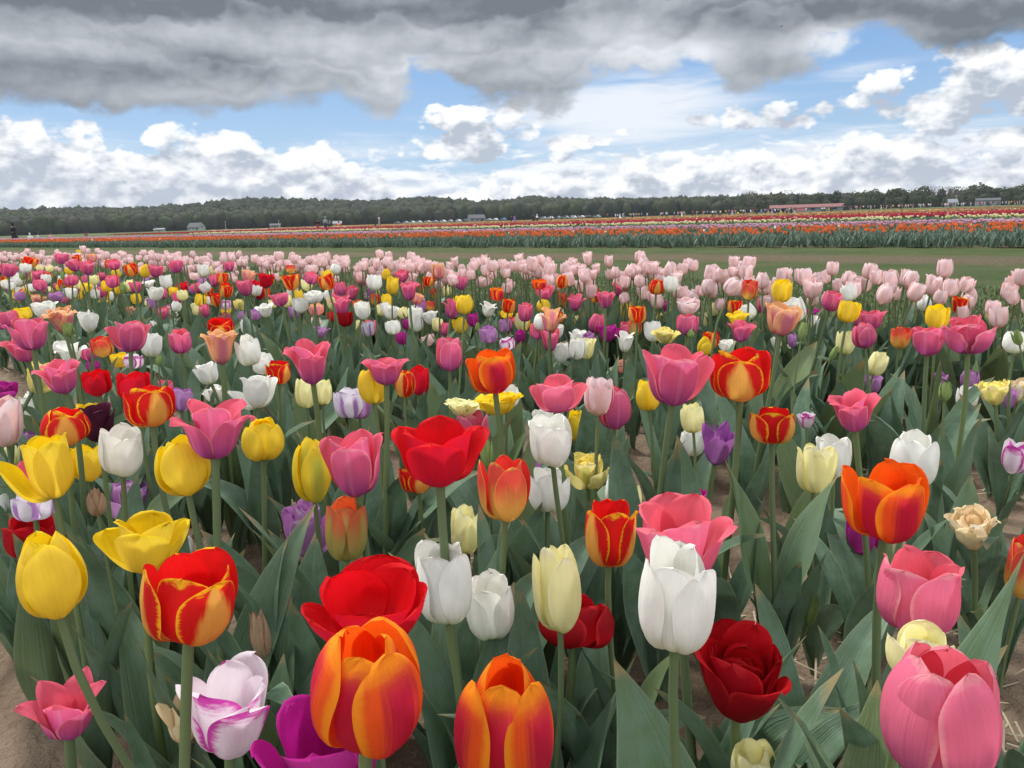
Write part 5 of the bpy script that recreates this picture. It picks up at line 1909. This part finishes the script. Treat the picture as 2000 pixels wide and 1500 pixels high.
FOLK = [(1187, 193, 'stand', 'brown', 'dark', 'standing alone in brown left of the lilac dress'), (1211, 186, 'photo', 'lilac', 'white', 'in pale lilac dress beside the one in navy'),
        (1219, 188, 'stand', 'navy', 'blue', 'in navy beside the pale lilac dress'), (1293, 183, 'photo', 'pink', 'dark', 'in pink top beside the pale blue shirt'),
        (1302, 182, 'stand', 'lightblue', 'navy', 'in pale blue shirt beside the pink top'), (1317, 181, 'stand', 'grey', 'dark', 'in grey top standing alone right of the pale blue shirt'),
        (1327, 185, 'walk', 'maroon', 'dark', 'in maroon walking beside the white and pink one'), (1332, 182, 'stand', 'pink', 'white', 'in pink top and white trousers'),
        (1353, 190, 'photo', 'red', 'dark', 'in red top holding up a camera'), (1392, 184, 'stand', 'white', 'dark', 'in white shirt, leftmost of the tight group'),
        (1397, 182, 'photo', 'grey', 'dark', 'in grey in the middle of the tight group'), (1403, 186, 'stand', 'black', 'dark', 'in black in the tight group'),
        (1407, 188, 'walk', 'cream', 'brown', 'in cream top, rightmost of the tight group'), (1424, 190, 'stand', 'maroon', 'dark', 'in maroon left of the lilac top'),
        (1430, 190, 'stand', 'lilac', 'lightblue', 'in lilac top and pale trousers'), (1441, 198, 'kneel', 'yellow', 'dark', 'crouching in yellow between standing visitors'),
        (1449, 260, 'stand', 'grey', 'black', 'in grey far behind the crouching yellow one'), (1466, 200, 'walk', 'white', 'grey', 'walking in white left of the one in black'),
        (1478, 192, 'stand', 'black', 'black', 'in black right of the walking white one'), (1487, 186, 'stand', 'blue', 'blue', 'in blue from head to foot'),
        (1495, 196, 'stand', 'purple', 'navy', 'in dull purple right of the blue one'), (1501, 200, 'kneel', 'yellow', 'tan', 'in yellow crouching before the barn'),
        (1508, 186, 'stand', 'purple', 'lilac', 'in bright purple at the left end of the barn'), (1514, 192, 'stand', 'white', 'dark', 'in white at the left end of the barn'),
        (1526, 190, 'kneel', 'yellow', 'grey', 'crouching in mustard yellow in front of the barn'), (1537, 188, 'stand', 'grey', 'navy', 'in grey before the open bay of the barn'),
        (1545, 181, 'stand', 'black', 'black', 'in black with arms down before the barn'), (1552, 180, 'photo', 'dark', 'lightblue', 'in dark top and pale jeans before the barn'),
        (1574, 215, 'stand', 'white', 'tan', 'in white top and tan trousers before the barn'), (1580, 217, 'stand', 'dark', 'grey', 'in dark top beside the tan trousers'),
        (1606, 222, 'stand', 'white', 'dark', 'in white top before the right half of the barn'), (1610, 228, 'photo', 'white', 'black', 'in white top and black trousers near the barn'),
        (1619, 222, 'stand', 'yellow', 'yellow', 'in yellow before the right end of the barn'), (1625, 226, 'stand', 'navy', 'dark', 'in navy right of the yellow one'),
        (1761, 205, 'stand', 'maroon', 'dark', 'in maroon standing alone in front of the yellow strip'), (1708, 255, 'walk', 'tan', 'dark', 'in tan walking left of the couple'),
        (1721, 262, 'walk', 'black', 'white', 'in black and white by the yellow strip'), (1731, 268, 'stand', 'red', 'pink', 'in red by the yellow strip'),
        (1744, 290, 'stand', 'yellow', 'dark', 'in bright yellow top by the far strip'), (1846, 250, 'stand', 'white', 'grey', 'in white top left of the one bending in black'),
        (1856, 248, 'kneel', 'black', 'dark', 'bending down in black at the yellow strip'), (1798, 282, 'stand', 'white', 'lightblue', 'in white and pale blue among the far visitors'),
        (1804, 284, 'stand', 'grey', 'dark', 'in grey among the far visitors'), (1686, 300, 'stand', 'white', 'dark', 'in white right of the dark hut'), (1697, 300, 'walk', 'dark', 'dark', 'in dark clothes right of the hut')]
g = random.Random(4)
for px, d, pk, a, b, lab in FOLK:
    person(px, d, g.uniform(0, 6.28), pk, a, b, g.choice(['brown', 'dark', 'black']), 'person ' + lab, VIS, skirt=(a == 'lilac' and b == 'white'))
person(1235, 186, 2.8, 'stand', 'white', 'dark', 'dark', 'person in white shirt with black backpack', VIS, pack='black')

# the far crowd, too many and too small to count
VV, FF, CC, nb = [], [], [], 0
for i in range(210):
    px = g.choice([g.uniform(1660, 2010), g.uniform(1740, 2010), g.uniform(1230, 1560)]) if i < 190 else g.uniform(1090, 1260)
    d = g.uniform(285, 345) if px > 1640 else g.uniform(255, 330)
    p = hit(px, d)
    z0 = float(gz(p.x, p.y))
    c = CLOTH[g.choice(['white', 'white', 'grey', 'pink', 'red', 'lightblue', 'black', 'navy', 'maroon', 'tan', 'dark', 'yellow'])]
    lowc = CLOTH[g.choice(['dark', 'navy', 'grey', 'black', 'tan'])]
    hh = g.uniform(.9, 1.05)
    m = MB()
    m.tube([(0, 0, 0), (0, 0, .5), (0, 0, .88)], [(.10, .08), (.15, .1), (.17, .12)], 6)
    n1 = len(m.v)
    m.tube([(0, 0, .86), (0, 0, 1.15), (0, 0, 1.40), (0, 0, 1.48)], [(.18, .13), (.22, .13), (.24, .13), (.07, .07)], 6)
    n2 = len(m.v)
    m.tube([(0, 0, 1.47), (0, 0, 1.56), (0, 0, 1.68), (0, 0, 1.73)], [.06, .10, .09, .03], 6)
    a = g.uniform(0, 6.28)
    v = np.array(m.v) * hh
    v = np.stack([v[:, 0] * math.cos(a) - v[:, 1] * math.sin(a) + p.x, v[:, 0] * math.sin(a) + v[:, 1] * math.cos(a) + p.y, v[:, 2] + z0], 1)
    col = np.zeros((len(v), 3)); col[:n1] = lowc; col[n1:n2] = c; col[n2:] = (.12, .08, .06)
    VV.append(v); CC.append(col)
    FF += [tuple(q + nb for q in f) for f in m.f]
    nb += len(v)
me = pydata('crowd', np.concatenate(VV), FF, (vcol_mat('crowd_cloth', 0.85, 0, 0.05),), True)
at = me.color_attributes.new('col', 'FLOAT_COLOR', 'POINT')
at.data.foreach_set('color', np.concatenate([np.concatenate(CC), np.ones((nb, 1))], 1).astype(np.float32).ravel())
tag(mesh_obj('crowd', me), kind='stuff')

# dark stroller by the person in grey
M_DARK = plain('dark_plastic', (0.03, 0.03, 0.035), 0.5)
M_GLASS = plain('dark_glass', (0.03, 0.04, 0.05), 0.15, 0.05)
p = hit(730, 128)
t = empty('stroller', p, 0.2, 'dark stroller pushed by the person in grey with white cap', 'stroller')
MB().tube([(-.35, 0, .35), (-.1, 0, .30), (.25, 0, .45), (.35, 0, .85)], [.12, .2, .2, .05], 8).obj('seat', CM['black'], t, True)
MB().tube([(.3, -.22, .5), (.55, -.22, 1.0), (.55, .22, 1.0), (.3, .22, .5)], .02, 5).obj('handle', M_DARK, t)
for xx in (-.35, .35):
    for yy in (-.24, .24):
        MB().tube([(xx, yy - .03, .13), (xx, yy + .03, .13)], .13, 10).obj('wheel', M_DARK, t)

# ------------------------------------------------------------------ cars parked along the foot of the wood
M_TYRE = plain('tyre', (0.02, 0.02, 0.02), 0.8)
PAINT = {'white': (0.50, 0.51, 0.52), 'silver': (0.28, 0.30, 0.33), 'dark grey': (0.08, 0.085, 0.095), 'blue': (0.07, 0.14, 0.30), 'red': (0.40, 0.04, 0.04), 'black': (0.02, 0.02, 0.022), 'pale gold': (0.45, 0.40, 0.30)}
PMAT = {k: plain(k.replace(' ', '_') + '_paint', v, 0.25, 0.03, 2, 0.5) for k, v in PAINT.items()}
_bm = MB().prism([(-2.15, .30), (2.15, .30), (2.2, .62), (2.05, .88), (1.1, .98), (.45, 1.46), (-1.15, 1.50), (-1.95, 1.0), (-2.2, .85)], -.85, .85)
_wm = MB().prism([(1.0, 1.0), (.42, 1.42), (-1.10, 1.45), (-1.75, 1.02)], -.86, .86)
_tm = MB().tube([(0, -.11, .33), (0, .11, .33)], .33, 12).mesh('wheel', M_TYRE, True)
_wme = _wm.mesh('window', M_GLASS)
_cb = {k: _bm.mesh('body', v) for k, v in PMAT.items()}
CARS = [(776, 430, 'dark grey'), (793, 425, 'silver'), (806, 428, 'white'), (819, 426, 'white'), (836, 424, 'pale gold'), (850, 428, 'silver'), (866, 424, 'white'), (880, 426, 'silver'),
        (896, 423, 'white'), (908, 426, 'dark grey'), (955, 420, 'silver'), (968, 423, 'white'), (984, 420, 'blue'), (1062, 415, 'silver'), (1076, 417, 'white'), (1092, 413, 'dark grey'),
        (1106, 415, 'silver'), (1121, 412, 'white'), (1136, 414, 'white'), (1150, 412, 'black'), (1166, 413, 'silver')]
cnt = {}
ORD = ['first', 'second', 'third', 'fourth', 'fifth', 'sixth', 'seventh', 'eighth', 'ninth']
for px, d, c in CARS:
    p = hit(px, d); p.z = float(gz(p.x, p.y))
    i = cnt.get(c, 0); cnt[c] = i + 1
    t = empty('parked_car', p, math.radians(-px * .05 + g.uniform(-14, 14)), f'{c} parked car below the wood, {ORD[i]} {c} one counted from the left', 'car', 'cars parked along the foot of the wood')
    mesh_obj('body', _cb[c], t)
    mesh_obj('window', _wme, t)
    for xx in (-1.35, 1.35):
        for yy in (-.78, .78):
            mesh_obj('wheel', _tm, t, (xx, yy, 0))

# ------------------------------------------------------------------ buildings
M_ROOF_GREY = plain('grey_shingle', (0.085, 0.09, 0.098), 0.8, 0.2, 1.5)
M_ROOF_RED = plain('red_roof_metal', (0.20, 0.085, 0.078), 0.55, 0.15, 0.8)
M_WALL_W = plain('white_clapboard', (0.30, 0.31, 0.31), 0.7, 0.08, 1)
M_WALL_G = plain('grey_clapboard', (0.20, 0.22, 0.25), 0.7, 0.08, 1)
M_BANNER = plain('pink_banner', (0.62, 0.22, 0.25), 0.7, 0.1)


def house(px, d, w, dep, hw, hr, rz, wall, roof, label, wins=3, door=True, gable_x=False):
    p = hit(px, d); p.z = float(gz(p.x, p.y)) - .1
    t = empty('house', p, rz, label, 'house')
    m = MB()
    # ridge along x, gables at the ends
    m.prism([(0, 0)], 0, 0) if False else None
    v = [(-w / 2, -dep / 2, 0), (w / 2, -dep / 2, 0), (w / 2, dep / 2, 0), (-w / 2, dep / 2, 0), (-w / 2, -dep / 2, hw), (w / 2, -dep / 2, hw), (w / 2, dep / 2, hw), (-w / 2, dep / 2, hw),
         (-w / 2, 0, hw + hr), (w / 2, 0, hw + hr)]
    f = [(0, 1, 5, 4), (1, 2, 6, 9, 5), (2, 3, 7, 6), (3, 0, 4, 8, 7), (4, 5, 9, 8), (6, 7, 8, 9)]
    mesh_obj('wall', pydata('wall', v, f, (wall,)), t)
    ov, th = .35, .18
    k = hr / (dep / 2)
    r = MB()
    for sgn in (-1, 1):
        y0, z0 = sgn * (dep / 2 + ov), hw - ov * k + .03
        z1 = hw + hr + .03
        b = len(r.v)
        for x_ in (-w / 2 - ov, w / 2 + ov):
            r.v += [(x_, y0, z0), (x_, 0, z1), (x_, 0, z1 + th), (x_, y0, z0 + th)]
        r.f += [tuple(b + i for i in q) for q in ((0, 1, 2, 3), (7, 6, 5, 4), (0, 4, 5, 1), (1, 5, 6, 2), (2, 6, 7, 3), (3, 7, 4, 0))]
    r.obj('roof', roof, t)
    for i in range(wins):
        x_ = -w / 2 + w * (i + .5) / wins
        MB().box((x_, -dep / 2 - .02, hw * .55), (min(1.1, w / wins * .5), .10, hw * .38)).obj('window', M_GLASS, t)
    if door:
        MB().box((w * .28 if wins % 2 else 0, -dep / 2 - .03, hw * .38), (1.0, .12, hw * .72)).obj('door', M_DARK, t)
    MB().box((w / 2 + .02, 0, hw * 1.0), (.10, .9, 1.0)).obj('window', M_GLASS, t)
    return t


house(384, 520, 9.5, 6, 2.2, 2.6, -.35, M_WALL_W, M_ROOF_GREY, 'grey roofed house with white gable at the foot of the wooded hill, left')
house(312, 520, 6.5, 4, 1.3, .7, .1, M_WALL_W, M_WALL_G, 'low white shed left of the house with white gable', 2)
house(930, 450, 9, 6, 1.9, 1.9, .3, M_WALL_G, M_ROOF_GREY, 'grey house with low roof among the cars near the centre')
house(659, 350, 3.4, 3.0, 1.4, .9, .2, M_WALL_W, M_WALL_G, 'small pale tent behind the red row, right of the turquoise cap', 1)
house(538, 480, 6.0, 4.0, 1.7, .9, .2, M_WALL_G, M_ROOF_GREY, 'small grey shed at the foot of the wood, left of centre', 2)
house(1859, 372, 3.6, 4.0, 2.0, 1.4, -.3, M_WALL_G, M_WALL_G, 'small grey gabled hut behind the far crowd at right', 1)
house(1928, 385, 10, 5.0, 2.6, .9, -.45, M_WALL_G, M_ROOF_GREY, 'long low grey building behind the far crowd at the right edge', 4)

# red roofed sales barn
p = hit(1574, 318); p.z = float(gz(p.x, p.y)) - .1
t = empty('barn', p, -.33, 'long low barn with red metal roof and open bay behind the visitors', 'barn')
w, dep, hw, hr = 27, 7, 1.6, 1.1
MB().box((3.5, 0, hw / 2), (w - 7, dep, hw)).obj('wall', M_WALL_G, t)
MB().box((-10.2, dep / 2 - .2, hw / 2), (6.2, .2, hw)).obj('back_wall', M_DARK, t)
for x_ in (-13.2, -10.0, -6.9):
    MB().box((x_, -dep / 2 + .2, hw / 2), (.18, .18, hw)).obj('post', M_WALL_W, t)
k = hr / (dep / 2)
for sgn in (-1, 1):
    r = MB()
    y0, z0, z1 = sgn * (dep / 2 + .5), hw - .5 * k + .04, hw + hr + .04
    for x_ in (-w / 2 - .5, w / 2 + .5):
        r.v += [(x_, y0, z0), (x_, 0, z1), (x_, 0, z1 + .15), (x_, y0, z0 + .15)]
    r.f += [(0, 1, 2, 3), (7, 6, 5, 4), (0, 4, 5, 1), (1, 5, 6, 2), (2, 6, 7, 3), (3, 7, 4, 0)]
    r.obj('roof', M_ROOF_RED, t)
for x_ in (w / 2 - .02, -w / 2 + 7.02):
    pydata_f = pydata('gable', [(x_, -dep / 2, hw), (x_, dep / 2, hw), (x_, 0, hw + hr), (x_ + .1, -dep / 2, hw), (x_ + .1, dep / 2, hw), (x_ + .1, 0, hw + hr)],
                      [(0, 1, 2), (5, 4, 3), (0, 3, 4, 1), (1, 4, 5, 2), (2, 5, 3, 0)], (M_WALL_G,))
    mesh_obj('gable', pydata_f, t)
MB().box((-3.2, -dep / 2 - .06, 1.0), (5.2, .1, 1.2)).obj('banner', M_BANNER, t)
for x_ in (2.5, 6.5, 10.5):
    MB().box((x_, -dep / 2 - .05, 1.05), (1.5, .1, .9)).obj('window', M_GLASS, t)
MB().box((8.6, -dep / 2 - .05, .85), (1.1, .1, 1.7)).obj('door', M_DARK, t)

p = hit(1652, 300); p.z = float(gz(p.x, p.y)) - .1
t = empty('hut', p, -.3, 'small dark open sided hut right of the red roofed barn', 'hut')
MB().prism([(-1.5, 1.9), (1.5, 1.9), (.9, 2.5), (-.9, 2.5)], -1.3, 1.3).obj('roof', M_DARK, t)
for x_ in (-1.2, 1.2):
    for y_ in (-1.0, 1.0):
        MB().box((x_, y_, .95), (.14, .14, 1.9)).obj('post', M_WALL_G, t)
MB().box((0, .2, .55), (2.2, 1.6, .9)).obj('counter', M_DARK, t)

M_POLE = plain('pale_wood_pole', (0.42, 0.40, 0.36), 0.8)
for px, d, h, lab in ((1866, 350, 5.2, 'pale wooden pole right of the grey gabled hut'), (441, 440, 5.0, 'grey pole at the foot of the hill, right of the white gabled house'),
                      (545, 425, 4.5, 'grey pole beside the small grey shed'), (1953, 400, 6.5, 'thin pole near the right edge above the crowd')):
    p = hit(px, d); p.z = float(gz(p.x, p.y)) - .2
    t = empty('utility_pole', p, 0, lab, 'pole')
    MB().tube([(0, 0, 0), (0, 0, h)], [.16, .11], 7).obj('post', M_POLE, t)
    MB().box((0, 0, h - .35), (1.1, .1, .1)).obj('crossarm', M_POLE, t)

# white marker card in the orange row
q = ray(1898, 452) * 15.6 + Vector((0, 0, CAMZ))
t = empty('row_marker', (q.x, q.y, 0), -.4, 'white marker card on a stake in the orange tulip row at right', 'marker')
MB().box((0, 0, .16), (.015, .015, .36)).obj('stake', M_POLE, t)
MB().box((0, -.012, q.z), (.055, .006, .075)).obj('card', M_WALL_W, t)

# a bird high under the cloud
q = ray(1526, 52) * 90 + Vector((0, 0, CAMZ))
t = empty('bird', q, .6, 'tiny dark bird flying under the grey cloud', 'bird')
MB().tube([(-.16, 0, 0), (-.06, 0, .02), (.08, 0, .01), (.2, 0, 0)], [.02, .055, .045, .012], 7).obj('body', M_DARK, t, True)
for sgn in (-1, 1):
    mesh_obj('wing', pydata('wing', [(-.02, sgn * .03, .03), (.09, sgn * .03, .03), (.06, sgn * .22, .12), (-.01, sgn * .22, .12), (.0, sgn * .38, .06)],
                            [(0, 1, 2, 3), (3, 2, 4)] if sgn < 0 else [(3, 2, 1, 0), (4, 2, 3)], (M_DARK,)), t)

# ------------------------------------------------------------------ thin air over the fields
hz_m = bpy.data.materials.new('haze')
hz_m.use_nodes = True
hz_m.node_tree.nodes.clear()
pv = hz_m.node_tree.nodes.new('ShaderNodeVolumePrincipled')
pv.inputs['Color'].default_value = (0.80, 0.88, 1.0, 1)
pv.inputs['Density'].default_value = 0.00010
pv.inputs['Anisotropy'].default_value = 0.2
ho = hz_m.node_tree.nodes.new('ShaderNodeOutputMaterial')
hz_m.node_tree.links.new(pv.outputs[0], ho.inputs['Volume'])
hm = MB().box((0, 0, 45), (2900, 2900, 100))
tag(hm.obj('haze', hz_m), kind='stuff')
